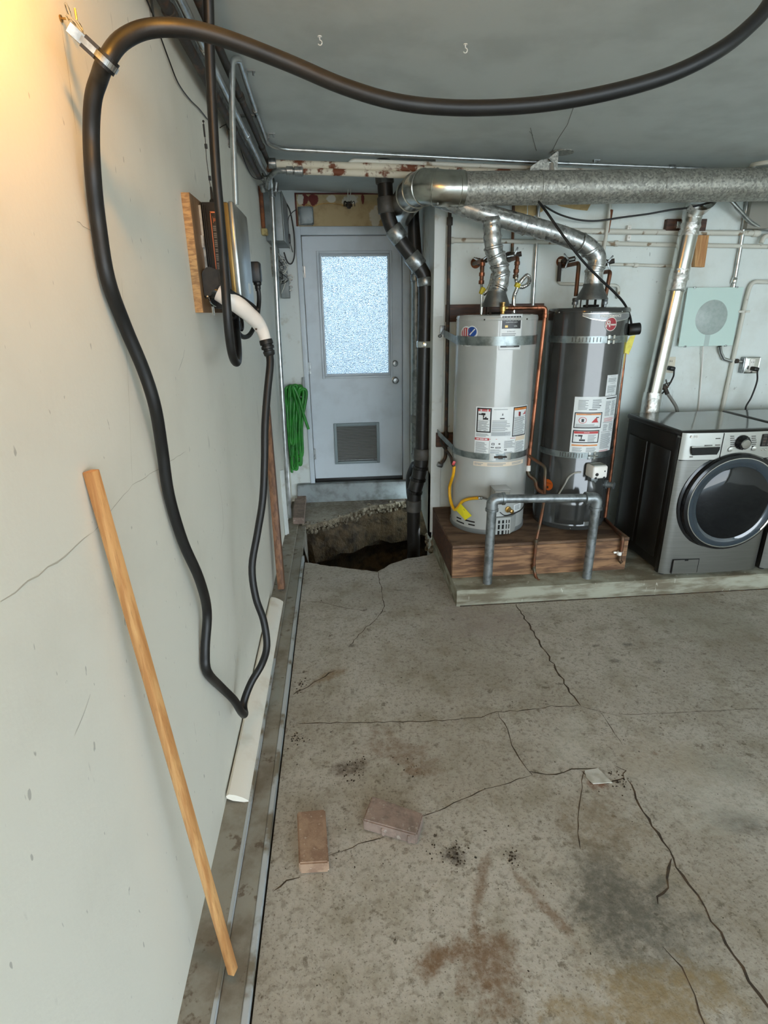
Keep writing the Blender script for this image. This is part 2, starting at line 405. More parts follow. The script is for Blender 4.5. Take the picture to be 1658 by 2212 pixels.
for i, (pxs, w) in enumerate((
    ([(1112, 1305), (1140, 1348), (1165, 1390), (1180, 1412), (1215, 1468), (1250, 1525)], .011),
    ([(1250, 1525), (1190, 1526), (1130, 1535), (1073, 1538), (1040, 1550), (940, 1557), (800, 1561), (640, 1562)], .006),
    ([(1073, 1538), (1095, 1575), (1105, 1610), (1120, 1640), (1143, 1665), (1150, 1675)], .006),
    ([(1143, 1665), (1180, 1674), (1235, 1664), (1290, 1660)], .008),
    ([(1150, 1675), (1100, 1690), (1050, 1705), (1000, 1725), (960, 1745), (905, 1766)], .005),
    ([(830, 1808), (790, 1818), (760, 1830), (705, 1850)], .004), ([(648, 1893), (620, 1905), (592, 1925)], .007),
    ([(1355, 1682), (1385, 1740), (1420, 1800), (1450, 1855), (1490, 1910), (1540, 1990), (1600, 2090), (1640, 2150), (1690, 2230)], .012),
    ([(1262, 1665), (1255, 1700), (1252, 1740), (1248, 1800), (1255, 1835)], .005),
    ([(1450, 1855), (1446, 1900), (1430, 1930), (1418, 1952)], .011),
    ([(1430, 2045), (1470, 2090), (1500, 2150), (1525, 2230)], .006),
    ([(815, 1234), (822, 1265), (830, 1310), (815, 1335), (785, 1360), (755, 1395)], .006),
    ([(655, 1300), (690, 1300), (740, 1312), (790, 1320)], .004), ([(632, 1500), (665, 1482), (690, 1468), (722, 1448)], .010),
    ([(1258, 1665), (1275, 1690), (1310, 1692), (1345, 1680), (1350, 1665), (1330, 1655)], .007), ([(1290, 1530), (1320, 1575), (1345, 1610)], .004), ([(1250, 1525), (1330, 1545), (1450, 1540), (1658, 1530)], .003))):
    crack(pxs, w, i, floor, M_CRACK)
g = MB(); g.prism([at(x, y, Z=.004) for x, y in ((1262, 1664), (1290, 1659), (1300, 1668), (1322, 1690), (1280, 1692), (1266, 1680))], (0, 0, -.004))
obj('patch', g, mat('pale_patch', lin(196, 194, 184), lin(170, 166, 152), 20, rough=.7), floor)['label'] = 'pale broken chip of slab'

# walls, ceiling
g = MB(); g.box(-.14, 0, YF, YD+.16, -.3, ZC); lw = struct('wall_left', g, M_LW)
M_WCRACK = mat('wall_seam', lin(184, 180, 166), rough=.8); M_SCUFF = mat('wall_scuff', lin(150, 150, 144), rough=.8)
for i, (pxs, w, m_) in enumerate((([(0, 1300), (60, 1258), (140, 1200), (200, 1150)], .003, M_WCRACK), ([(200, 1150), (285, 1048), (330, 1020), (400, 975)], .002, M_WCRACK), ([(285, 1048), (283, 990), (275, 800), (262, 600)], .0015, M_WCRACK),
    ([(130, 40), (150, 180), (165, 290)], .002, M_WCRACK), ([(165, 478), (178, 487), (196, 496)], .003, M_SCUFF), ([(385, 800), (395, 770), (398, 755)], .003, M_SCUFF), ([(418, 520), (422, 545)], .003, M_SCUFF), ([(470, 1030), (480, 1090), (482, 1140), (474, 1190)], .003, M_WCRACK), ([(160, 1590), (180, 1545), (195, 1500)], .002, M_SCUFF))):
    crack(pxs, w, 40+i, lw, m_, X=0)
g = MB(); g.box(XP, XR, YB, YB+.12, -.3, ZC); struct('wall_back', g, M_BW)
g = MB(); g.box(XR, XR+.12, YF, YB+.12, -.1, ZC); struct('wall_right', g, M_LW)
g = MB(); g.prism([(-.14, YF, CZ(-.14)), (XR+.12, YF, CZ(XR+.12)), (XR+.12, YF, 3.1), (-.14, YF, 3.1)], (0, YD+.16-YF, 0)); ceil = struct('ceiling', g, M_CEIL)
g = MB(); g.box(-.14, .15, YF-.12, YF, -.1, ZC); g.box(XR-.2, XR+.12, YF-.12, YF, -.1, ZC); g.box(.15, XR-.2, YF-.12, YF, 2.5, ZC); struct('wall_front', g, M_LW)
DX0, DX1, DZ0, DZ1 = .247, 1.122, .243, 2.45      # door leaf
g = MB(); g.box(0, .205, YD, YD+.14, 0, ZC); g.box(1.165, 1.36, YD, YD+.14, 0, ZC); g.box(.205, 1.165, YD, YD+.14, DZ1+.03, ZC); g.box(.205, 1.165, YD, YD+.14, -.1, .2); g.box(.2, DX0+.02, YD+.05, YD+.14, 0, ZC); g.box(DX1-.02, 1.17, YD+.05, YD+.14, 0, ZC); g.box(.2, 1.17, YD+.05, YD+.14, DZ1-.02, ZC); g.box(.2, 1.17, YD+.05, YD+.14, 0, DZ0+.02); struct('wall_door', g, M_TRIM)
pw = MB(); pw.box(XP+.012, XP+.12, YB+.12, YD, .28, ZC); pw.prism([(XP, YB, .62), (XP, YB, .085), (XP, 4.18, .078), (XP, 4.27, .10), (XP, 4.48, .147), (XP, 4.68, .19), (XP, YD, .2), (XP, YD, .62)], (.012, 0, 0)); pw.box(XP, XP+.012, YB, YB+.03, .6, ZC); walp = struct('wall_partition', pw, M_BW)
y = YB+.034
for w in (.17, .24, .22, .24, .2, .17):
    g = MB(); g.box(XP, XP+.012, y, min(y+w-.006, YD), .625, CZ(XP)-.003, .002, 1); obj('plank', g, M_TRIM, walp); y += w
crk = MB()
g = MB(); g.box(XP-.004, XP+.075, YB-.014, YB, .14, CZ(XP)-.002, .002, 1); struct('trim_2', g, M_TRIM)
# outside: unseen driveway, added to bounce light onto the ceiling, and back yard
M_OUT = mat('outside_paving', lin(170, 168, 160), lin(150, 146, 136), 3, rough=.8)
g = MB(); g.box(-9, 14, -16, YF, -.25, -.05); struct('driveway', g, M_OUT)
g = MB(); g.box(-6, 8, YD+.2, 14, -.05, .1); struct('yard', g, M_OUT)
# curb along the left wall: upper ledge, painted nose, lower ledge, painted edge
g = MB(); g.box(-.005, .098, YF, 5.30, -.9, .040, .004, 1); curb = struct('trim_3', g, M_CURB); curb['label'] = 'stained concrete curb along the left wall'
g = MB(); g.box(.098, .165, YF, 5.30, -.9, .020, .003, 1); obj('ledge', g, M_CURB, curb)
g = MB(); g.box(.165, XC-.007, YF, 4.0, -.5, .021, .003, 1); obj('painted_edge', g, M_CURBPAINT, curb)
g = MB(); g.box(.086, .0985, YF, 2.6, .02, .0412, .002, 1); obj('painted_nose', g, M_CURBPAINT, curb)
g = MB(); g.box(XC-.007, XC, YF, 3.95, -.1, -.012); obj('joint', g, M_DARK, curb)
# concrete plinth under heaters and machines
g = MB(); g.box(1.215, XR, 3.115, YB, -.08, .117, .008, 2); pl = struct('trim_4', g, M_PLINTH); pl['label'] = 'low concrete plinth under the heaters and washers'
g = MB(); g.box(1.24, XR, 3.108, 3.116, -.004, .004); obj('joint', g, M_CRACK, pl)
# door sill
g = MB(); g.box(.06, 1.235, YD-.075, YD+.12, -.02, .215, .012, 2); sill = struct('trim_5', g, M_SILL); sill['label'] = 'painted concrete sill below the back door'

# ------------------------------------------------------------------ back door
g = MB()
def frame(g, x0, x1, z0, z1, w, y0, y1, bev=.004):
    g.box(x0, x0+w, y0, y1, z0, z1, bev, 2); g.box(x1-w, x1, y0, y1, z0, z1, bev, 2)
    g.box(x0+w, x1-w, y0, y1, z1-w, z1, bev, 2); g.box(x0+w, x1-w, y0, y1, z0, z0+w, bev, 2)
def dp(px, py): p = at(px, py, Y=YD); return p.x, p.z
wx0, wz1 = dp(692, 553); wx1, wz0 = dp(840, 806); vx0, vz1 = dp(720, 915); vx1, vz0 = dp(820, 999)
g = MB()   # leaf with openings for pane and vent
ys = (YD+.008, YD+.048)
g.box(DX0, wx0, *ys, DZ0, DZ1); g.box(wx1, DX1, *ys, DZ0, DZ1); g.box(wx0, wx1, *ys, wz1, DZ1); g.box(wx0, wx1, *ys, vz1-.02, wz0)
g.box(wx0, wx1, *ys, DZ0, vz0+.02); g.box(wx0, vx0+.02, *ys, vz0+.02, vz1-.02); g.box(vx1-.02, wx1, *ys, vz0+.02, vz1-.02)
door = struct('door_1', g, M_DOOR); door['label'] = 'grey-white back door with frosted pane and pet vent'
g = MB(); g.box(.196, .240, YD-.02, YD+.05, .19, 2.525, .003); g.box(1.129, 1.195, YD-.02, YD+.05, .205, 2.525, .003); g.box(.24, 1.129, YD-.02, YD+.05, DZ1+.008, 2.525, .003); obj('door_casing', g, M_DOOR, door)
g = MB(); frame(g, wx0-.036, wx1+.036, wz0-.04, wz1+.04, .022, YD-.008, YD+.01); frame(g, wx0-.012, wx1+.012, wz0-.012, wz1+.012, .018, YD-.016, YD+.01); wf = obj('window_frame', g, M_DOOR, door)
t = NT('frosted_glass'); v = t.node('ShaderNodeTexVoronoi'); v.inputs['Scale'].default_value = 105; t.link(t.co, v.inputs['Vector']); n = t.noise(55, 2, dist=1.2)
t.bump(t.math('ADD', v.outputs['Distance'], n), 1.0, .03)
c_ = t.mix(t.ramp(t.math('ADD', v.outputs['Distance'], t.math('MULTIPLY', n, .5)), .35, .8), lin(184, 190, 192), lin(112, 126, 136))  # bright and dark refraction speckles of the pebbles mixed into the glass colour
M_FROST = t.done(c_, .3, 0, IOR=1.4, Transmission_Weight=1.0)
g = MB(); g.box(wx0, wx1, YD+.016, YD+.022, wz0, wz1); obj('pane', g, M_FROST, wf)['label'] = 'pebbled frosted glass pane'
g = MB(); frame(g, vx0, vx1, vz0, vz1, .028, YD-.018, YD+.03); vent = obj('vent_frame', g, mat('vent_paint', lin(134, 148, 152), rough=.5), door)
vent['label'] = 'blue-grey pet vent frame'
g = MB(); nsl = 22
for k in range(nsl):
    z = vz0+.03+(vz1-vz0-.06)*(k+.5)/nsl; g.obox(((vx0+vx1)/2, YD+.004, z), (vx1-vx0-.05, .016, .003), Euler((.6, 0, 0)))
lv = obj('louvre_slats', g, mat('louvre_metal', lin(150, 152, 150), rough=.45, metal=.2), vent); lv['kind'] = 'stuff'
g = MB(); g.box(vx0+.02, vx1-.02, YD+.016, YD+.02, vz0+.02, vz1-.02); obj('screen', g, mat('vent_screen', lin(62, 58, 52), rough=.9), vent)
g = MB(); x_, z_ = dp(805, 991); g.ball((x_, YD-.016, z_), .008); g.box(vx0+.03, vx1-.03, YD-.012, YD-.006, z_-.004, z_+.002); obj('latch_bar', g, M_STEEL, vent)
for px, py, nm, r in ((853, 785, 'deadbolt', .027), (853, 821, 'door_knob', .03)):
    x_, z_ = dp(px, py); g = MB(); pr = [(r*1.1, 0), (r*1.1, .008), (r*.55, .012), (r*.5, .03), (r*.95, .042), (r, .058), (r*.7, .068), (.002, .07)] if nm == 'door_knob' else [(r*1.05, 0), (r*1.05, .012), (r*.8, .026), (r*.35, .028), (.002, .029)]
    g.lathe(pr, (x_, YD+.009, z_), (0, -1, 0), 20); obj(nm, g, M_STEEL, door)
for y0_, y1_ in ((575, 600), (782, 808), (970, 993)):
    x_, za = dp(664, y0_); _, zb = dp(664, y1_); g = MB(); g.cyl((.244, YD-.008, za), (.244, YD-.008, zb), .007, n=10); g.box(.244, .262, YD+.004, YD+.0095, zb, za); obj('hinge', g, M_STEEL, door)
g = MB(); g.box(DX0, DX1, YD+.002, YD+.04, DZ0-.026, DZ0+.012, .003); obj('door_sweep', g, M_BLACK, door)
# header above the door: old tan boarding with paint scars
t = NT('old_header_paint'); nz = t.math('MULTIPLY', t.math('SUBTRACT', t.noise(14, 5, .65), .5), 2.2)
def hp(px, py): p = at(px, py, Y=YD-.012); return p
hx0, hx1, hz0, hz1 = hp(643, 487).x, XP-.004, 2.527, hp(643, 420).z
col = t.mix(t.ramp(t.noise(7, 5), .45, .7), lin(190, 168, 126), lin(164, 140, 98)); ox, oz = (hx0+hx1)/2, hz0
for px, py, rx, rz, c in ((658, 433, .04, .045, lin(112, 40, 34)), (675, 432, .045, .05, lin(112, 40, 34)), (715, 430, .05, .03, lin(214, 206, 190)), (757, 432, .08, .05, lin(210, 204, 190)), (648, 430, .03, .04, lin(214, 206, 190)), (812, 470, .06, .09, lin(206, 200, 184)), (783, 430, .016, .05, lin(120, 52, 42))):
    p = hp(px, py); col = t.blot(col, (p.x-ox, 0, p.z-oz), (rx, 1, rz), (0, 0, 0), c, 1, .25, nz)
M_HEAD = t.done(col, .7)
g = MB(); g.box(hx0, hx1, YD-.012, YD+.02, hz0, hz1); hd = struct('trim_6', g, M_HEAD); hd['label'] = 'tan boarding with red and white paint scars above the door'
g = MB(); g.box(hx0-.008, hx1, YD-.016, YD-.0, hz1, hz1+.012); g.box(hx0-.012, hx0, YD-.016, YD, hz0, hz1+.012); obj('red_edge', g, mat('dark_red_paint', lin(104, 40, 32), lin(78, 40, 32), 30, rough=.7), hd)

# dirt crumbs lying on the slab
g = MB(); rr = random.Random(31)
for px, py, n, sp in ((985, 1848, 46, .035), (765, 1655, 40, .04), (1107, 1853, 24, .02), (885, 1665, 14, .03), (1335, 1680, 40, .035), (640, 1600, 30, .03), (650, 1480, 30, .03), (930, 1835, 12, .03)):
    c = at(px, py, Z=0)
    for k in range(n):
        s_ = rr.uniform(.0015, .006); g.obox((max(c.x+rr.gauss(0, sp*.6), XC+.01), c.y+rr.gauss(0, sp*.9), s_*.2), (s_, s_*rr.uniform(.5, 1.6), s_*.4), Euler((0, 0, rr.random()*3)))
for k in range(170):
    s_ = rr.uniform(.0012, .0035); g.obox((rr.uniform(.22, 2.3), rr.uniform(.9, 3.0), s_*.2), (s_, s_*rr.uniform(.5, 2), s_*.4), Euler((0, 0, rr.random()*3)))
o_ = obj('dirt_crumbs', g, mat('dark_dirt', lin(62, 50, 36), lin(40, 34, 28), 60, rough=.95), floor); o_['kind'] = 'stuff'
g = MB(); g.prism([at(x, y, Y=4.98) for x, y in ((862, 478), (915, 444), (948, 444), (925, 468), (893, 480))], (0, .2, 0)); tag(obj('soffit_board', g, M_DKWOOD), 'dark brown board edge under the duct elbow', 'board')
# ------------------------------------------------------------------ warm lamp high on the left wall (just above the frame)
def wall_lamp(x, y, z):
    t_ = thing('wall_lamp', 'warm bare bulb in a lampholder high on the left wall', 'lamp', (0, y, z))
    g = MB(); g.lathe([(.05, 0), (.05, .012), (.028, .03), (.024, .06), (.02, .062)], (0, y, z), (1, 0, 0), 20); obj('lampholder', g, M_WHITE, t_)
    m = NT('bulb_glow'); m.b.inputs['Emission Color'].default_value = (1, .62, .2, 1); m.b.inputs['Emission Strength'].default_value = 12
    g = MB(); g.lathe([(.014, 0), (.016, .02), (.03, .05), (.028, .075), (.012, .09), (.001, .092)], (x-.07, y, z), (1, 0, 0), 20); b = obj('bulb', g, m.done((1, .8, .5, 1), .4), t_)
    ld = bpy.data.lights.new('bulb_light', 'POINT'); ld.energy = 13; ld.color = (1, .44, .04); ld.shadow_soft_size = .03
    lo = bpy.data.objects.new('bulb_light', ld); COL.objects.link(lo); lo.parent = t_; lo.location = (x+.06, 0, 0)
wall_lamp(.17, .92, 2.47)

# ------------------------------------------------------------------ pipes and conduits of the left wall and ceiling corner
def pipe(name, pts, r, m, label, cat='pipe', group=None, bend=.05, n=10, parts=(), raw=False):
    """one run of pipe; parts are couplings: (point, direction, radius, length)"""
    path = pts if raw else rounded(pts, bend)
    L = Vector(path[0])
    if not parts:
        o = obj(name, MB().tube(path, r, n), m); return tag(o, label, cat, group)
    t_ = thing(name, label, cat, L, group)
    obj('pipe_run', MB().tube(path, r, n), m, t_)
    for nm, p, d, rr_, ln, mm in parts:
        d = Vector(d).normalized(); p = Vector(p)
        g = MB(); g.lathe([(rr_*.86, -ln/2), (rr_, -ln/2+.004), (rr_, ln/2-.004), (rr_*.86, ln/2)], p, d, 14); obj(nm, g, mm, t_)
    return t_
zc = 2.772
CV = [at(509, 442, Y=2.68), at(501, 240, Y=2.68), at(503, 150, Y=2.68)]
yb1 = 3.99
cl = [at(516, 127, Z=zc), at(545, 218, Z=zc), at(578, 312, Z=zc), at(606, 322, Y=yb1)]
cr = [at(900, 337, Y=yb1), at(1150, 350, Y=yb1), at(1500, 364, Y=yb1), at(1530, 366, Y=yb1), at(1548, 380, Y=4.05)]
pts = [CV[0], CV[1], CV[2]+Vector((0, 0, .03)), cl[0], cl[1], cl[2], cl[3], *cr]
t_ = pipe('long_conduit', pts, .0125, M_EMT, 'long shiny conduit rising behind the charger and crossing the ceiling', 'conduit', bend=.09,
    parts=[('coupling', at(552, 240, Z=zc), (cl[2]-cl[1]), .0165, .05, M_STEEL), ('coupling', at(1450, 362, Y=yb1), (1, 0, 0), .017, .05, M_STEEL)])
for px, py in ((541, 168), (586, 300), (1287, 355)):
    p = at(px, py, Z=zc) if px < 700 else at(px, py, Y=yb1); g = MB(); zc2 = CZ(p.x); g.box(p.x-.022, p.x+.022, p.y-.009, p.y+.009, zc2-.006, zc2); g.box(p.x-.02, p.x-.012, p.y-.009, p.y+.009, p.z, zc2-.005)
    g.cyl((p.x+.014, p.y, zc2-.02), (p.x+.014, p.y, zc2), .005, n=8); obj('pipe_strap', g, M_STEEL, t_)
cr2 = [at(760, 347, Y=4.03), at(1140, 362, Y=4.03), at(1340, 373, Y=4.03)]
pipe('ceiling_conduit', [cr2[0]+Vector((-.03, 0, -.03)), *cr2, cr2[2]+Vector((.05, .03, -.06))], .013, M_WPIPE, 'white painted conduit just behind the shiny ceiling conduit', 'conduit')
ye = 4.2
for i, (x, z, r, m, lab) in enumerate(((.048, 2.668, .017, M_IRON, 'brown iron pipe, lowest of the wall-top bundle'), (.088, 2.690, .014, M_EMT, 'shiny steel conduit, nearest the room in the wall-top bundle'),
        (.036, 2.722, .016, M_STEEL, 'dull steel pipe tucked in the ceiling corner'), (.12, 2.738, .015, M_IRON, 'dark iron pipe under the ceiling beside the bundle'))):
    pipe('wall_pipe', [(x, -.3, z), (x, ye+.03*i, z)], r, m, lab, 'pipe', 'pipes along the top of the left wall',
         parts=[('coupling', (x, 3.2+.2*i, z), (0, 1, 0), r*1.25, .05, m), ('coupling', (x, 2.1+.3*i, z), (0, 1, 0), r*1.25, .05, m)])
for k, y in enumerate((2.05, 3.3)):
    g = MB(); g.box(0, .15, y, y+.03, 2.752, 2.758); g.box(0, .006, y, y+.03, 2.62, 2.757); g.box(.144, .15, y, y+.03, 2.752, ZC); tag(obj('pipe_hanger', g, M_STEEL), ('front' if k == 0 else 'rear')+' steel hanger strip over the wall-top pipe bundle', 'hanger')
# rusty pair of pipes at the end of the ceiling, with fittings
yr = 4.03
A = [at(588, 353, Y=yr), at(800, 360, Y=yr), at(1145, 376, Y=yr)]
t_ = pipe('rusty_pipe', [A[0]+Vector((-.03, .1, -.01)), A[0], A[1], A[2]], .022, M_RPIPE, 'upper rust-stained white pipe across the end of the ceiling', 'pipe', 'rusty pipes across the end of the ceiling',
    parts=[('elbow_fitting', A[0], (1, 0, 0), .03, .05, M_STEEL)])
B = [at(588, 369, Y=yr), at(700, 371, Y=yr), at(905, 379, Y=yr)]
t_ = pipe('rusty_pipe', [at(655, 370, Y=yr), B[1], B[2], B[2]+Vector((.1, .02, 0))], .021, M_RPIPE, 'lower rusted pipe with grey steel fittings', 'pipe', 'rusty pipes across the end of the ceiling',
    parts=[('coupling', at(626, 369, Y=yr), (1, 0, .0), .028, .045, M_STEEL), ('coupling', at(645, 370, Y=yr), (1, 0, 0), .029, .055, M_STEEL)])
g = MB(); g.tube(rounded([at(660, 370, Y=yr), at(595, 368, Y=yr), at(580, 385, Y=yr+.1), at(578, 405, Y=yr+.3)], .05), .017, 10); obj('elbow_pipe', g, M_STEEL, t_)
# risers in the far corner of the left wall
yv = 4.6
V1 = [at(585, 395, Y=yv), at(588, 440, Y=yv), at(600, 700, Y=yv), at(625, 1118, Y=yv)]
for p in V1: p.x = max(p.x, .02)
pipe('corner_conduit', V1, .019, M_EMT, 'tall bright conduit standing in the far left corner', 'conduit', raw=True,
    parts=[('coupling', at(587, 418, Y=yv), (0, 0, 1), .027, .05, M_STEEL), ('elbow_fitting', V1[0], (0, -.3, 1), .028, .06, M_STEEL)])
g = MB(); p0, p1 = at(575, 402, Y=4.5), at(580, 496, Y=4.5); g.tube([(.017, 4.5, p0.z), (.017, 4.5, p1.z)], .015, 10)
tag(obj('rusty_stub', g, M_RUST), 'short rust-brown pipe stub beside the tall corner conduit', 'pipe')
g = MB(); p = at(582, 494, Y=4.5); g.box(0, .045, 4.47, 4.53, p.z-.045, p.z, .008); tag(obj('foam_blob', g, mat('yellowed_foam', lin(178, 160, 110), lin(150, 130, 86), 30, rough=.9, bump=.4)), 'yellowed foam lump under the rusty pipe stub', 'foam')
# junctions where the bundle ends: straps, cut pipes
p = at(572, 385, Y=4.3); t_ = thing('pipe_fittings', 'cluster of grey fittings where the wall-top pipes end', 'fittings', p)
for k in range(7):
    q = p+Vector((random.uniform(-.03, .08), random.uniform(-.05, .12), random.uniform(-.1, .03))); q.x = max(q.x, .03); g = MB(); g.cyl(q, q+Vector((random.uniform(-.015, .03), random.uniform(-.03, .03), random.uniform(.03, .06))), random.uniform(.012, .02), n=10); obj('fitting', g, M_STEEL, t_)
# thin loose wire on the wall
def wire(name, pts, r, m, label, cat='wire', n=6, group=None, sub=6):
    return tag(obj(name, MB().tube(catmull(pts, sub), r, n), m), label, cat, group)
wire('loose_wire', [at(*p, X=.006) for p in ((300, -40), (325, 20), (345, 75), (365, 130), (385, 180), (410, 215), (430, 235), (448, 258))], .0022, M_BLACK, 'thin dark wire drooping down the left wall from the ceiling')
wire('loose_wire', [at(*p, X=.006) for p in ((475, 276), (485, 270), (494, 270), (508, 285), (522, 330), (535, 365), (548, 384), (566, 388))], .0022, M_BLACK, 'thin dark wire sagging beneath the wall-top pipe bundle')

# ------------------------------------------------------------------ charger on its plywood board
by0, by1 = 2.158, 2.72; bz0, bz1 = 1.826, 2.208
g = MB(); g.box(.026, .030, by0, by1, bz0, bz1, 0); 
t_ = thing('plywood_board', 'square plywood backboard behind the charger on the left wall', 'board', (0, by0, bz0))
g = MB(); g.box(0, .027, by0, by1, bz0, bz1, .001, 1); obj('ply_core', g, M_PLY, t_)
g = MB(); g.box(.027, .0285, by0, by1, bz0, bz1); obj('face_veneer', g, M_PLYFACE, t_)
CY0, CY1 = 2.30, 2.66; CX0, CX1 = .034, .148
def sidep(px, py): return at(px, py, Y=CY0)
cz1 = sidep(478, 436).z; cz0 = 1.84
t_ = thing('charger_unit', 'black wall charger with orange-lined warning label on its side', 'charger', (.03, CY0, cz0))
g = MB(); g.box(CX0, CX1-.02, CY0, CY1, cz0, cz1, .004); obj('housing', g, mat('charger_black', lin(34, 30, 28), rough=.4), t_)
g = MB(); g.box(CX1-.02, CX1, CY0+.004, CY1-.004, cz0, cz1+.004, .006); obj('front_cover', g, mat('charger_cover', lin(176, 180, 178), lin(150, 154, 152), 6, rough=.3, metal=.75), t_)
g = MB(); g.box(CX1-.034, CX1-.018, CY0-.003, CY0+.02, cz0+.004, cz1-.002, .002); obj('side_trim', g, mat('charger_side_warm_reflection', lin(150, 118, 64), rough=.35, metal=.6), t_)  # warm reflection on the housing's chamfer, painted into the strip's colour
for k in range(3):
    g = MB(); g.box(CX0-.002+k*.006, CX0+.002+k*.006, CY0-.006, CY0+.01, cz0+.01, cz1-.002-.004*k, .001, 1); obj('cooling_fin', g, M_BLACK, t_)
lx0, lx1 = sidep(453, 460).x, CX1-.040
M_ORANGE = mat('orange_print', lin(212, 112, 60), rough=.5); M_GREYINK = mat('grey_print', lin(116, 110, 102), rough=.6)
M_WINK = mat('white_print', lin(226, 222, 214), rough=.5)
g = MB(); e = CY0-.0006
g.box(lx0, lx0+.0025, e, CY0+.001, cz0+.02, cz1-.03); g.box(lx1-.0025, lx1, e, CY0+.001, cz0+.02, cz1-.03); g.box(lx0, lx1, e, CY0+.001, cz1-.036, cz1-.031)
g.box(lx0+.003, lx1-.003, e, CY0+.001, cz0+.085, cz0+.105); obj('label_lines', g, M_ORANGE, t_)
lab = MB(); zt = cz1-.056
lab.text('JuiceBox', .024, lambda x, y: ((lx0+lx1)/2+x*(lx1-lx0-.01)/.105, e-.0006, zt+y)); obj('label_lettering', lab, M_ORANGE, t_, smooth=0, recalc=False)
g = MB(); zz = zt-.022; random.seed(11)
while zz > cz0+.11:
    blk = random.choice((2, 3, 4))
    for k in range(blk):
        if zz < cz0+.112: break
        g.box(lx0+.006, lx1-.006-random.uniform(0, .02), e, CY0+.001, zz-.0034, zz); zz -= .0062
    zz -= .005
zz = cz0+.08
for k in range(9): g.box(lx0+.006, lx1-.006-random.uniform(0, .02), e, CY0+.001, zz-.0034, zz); zz -= .0062
obj('label_small_print', g, M_GREYINK, t_)['kind'] = 'stuff'
g = MB(); g.text('WARNING', .009, lambda x, y: ((lx0+lx1)/2+x, e-.001, cz0+.095+y)); obj('label_lettering', g, M_WINK, t_, smooth=0, recalc=False)
g = MB(); g.box(.0285, .036, 2.28, 2.284, 1.88, 2.19); g.box(.0285, .037, 2.262, 2.268, 2.05, 2.09); obj('mounting_bracket', g, M_STEEL, t_)
p = at(535, 615, X=CX1); g = MB(); g.box(CX1, CX1+.0012, CY1-.14, CY1-.09, 1.90, 1.94); obj('sticker', g, mat('pale_sticker', lin(214, 218, 216), rough=.5), t_)
# antenna whip with beads
ay = CY0+.02
AP = [at(439, 262, Y=ay), at(443, 300, Y=ay), at(446, 345, Y=ay), at(452, 390, Y=ay), at(456, 412, Y=ay), at(459, 438, Y=ay)]
t_ = thing('antenna', 'thin whip antenna standing on top of the charger', 'antenna', AP[-1])
obj('whip', MB().tube(AP, .0013, 6), M_BLACK, t_)
g = MB(); g.ball(AP[0], .004); obj('tip', g, M_BLACK, t_)
g = MB(); g.lathe([(.012, 0), (.010, .008), (.006, .012), (.004, .05), (.0025, .052)], (AP[-1].x, AP[-1].y, cz1), (AP[-2]-AP[-1]), 12); obj('base', g, M_BLACK, t_)
for px, py, ln, r in ((442, 282, .038, .0032), (446, 316, .014, .005), (454, 385, .014, .005)):
    p = at(px, py, Y=ay); g = MB(); g.cyl(p-Vector((.002, 0, ln/2)), p+Vector((-.002, 0, ln/2)), r, n=8); obj('bead', g, M_BLACK, t_)

# receptacle on the wall, plug and cord
oy = 2.86
t_ = thing('wall_receptacle', 'metal receptacle box behind the black plug', 'outlet', (0, oy, 1.98))
ox0, ox1 = at(532, 560, Y=oy).x, .09
g = MB(); g.box(0, .05, oy-.05, oy+.05, 1.93, 2.07, .003); obj('box', g, M_STEEL, t_)
g = MB(); g.box(.05, .056, oy-.056, oy+.056, 1.925, 2.075, .004); obj('cover_plate', g, M_CHROME, t_)
for z in (1.945, 2.055):
    g = MB(); g.box(.05, .058, oy-.072, oy-.05, z-.014, z+.014, .002); obj('ear', g, M_CHROME, t_)
def plug_cord():
    t_ = thing('power_plug', 'black angled power plug with cord looping under the charger', 'plug', (.06, oy, 1.95))
    a, b = at(538, 566, Y=oy), at(564, 610, Y=oy)
    g = MB(); g.box(.057, b.x+.002, oy-.035, oy+.035, b.z, a.z, .008); obj('plug_body', g, M_BLACK, t_)
    bx = b.x-.018; g = MB(); g.lathe([(.019, 0), (.019, -.012), (.014, -.016), (.014, -.03), (.012, -.032), (.012, -.04)], (bx, oy, b.z+.002), (0, 0, 1), 12); obj('strain_relief', g, M_BLACK, t_)
    pts = [Vector((bx, oy, b.z)), at(559, 640, Y=oy), at(558, 665, Y=oy-.02), at(553, 695, Y=oy-.08), at(540, 722, Y=oy-.16), at(526, 728, Y=oy-.24), at(514, 718, Y=2.55), at(505, 700, Y=2.52), (.11, 2.48, cz0+.01)]
    obj('cord', MB().tube(catmull(pts), .0105, 8), M_BLACK, t_)
plug_cord()

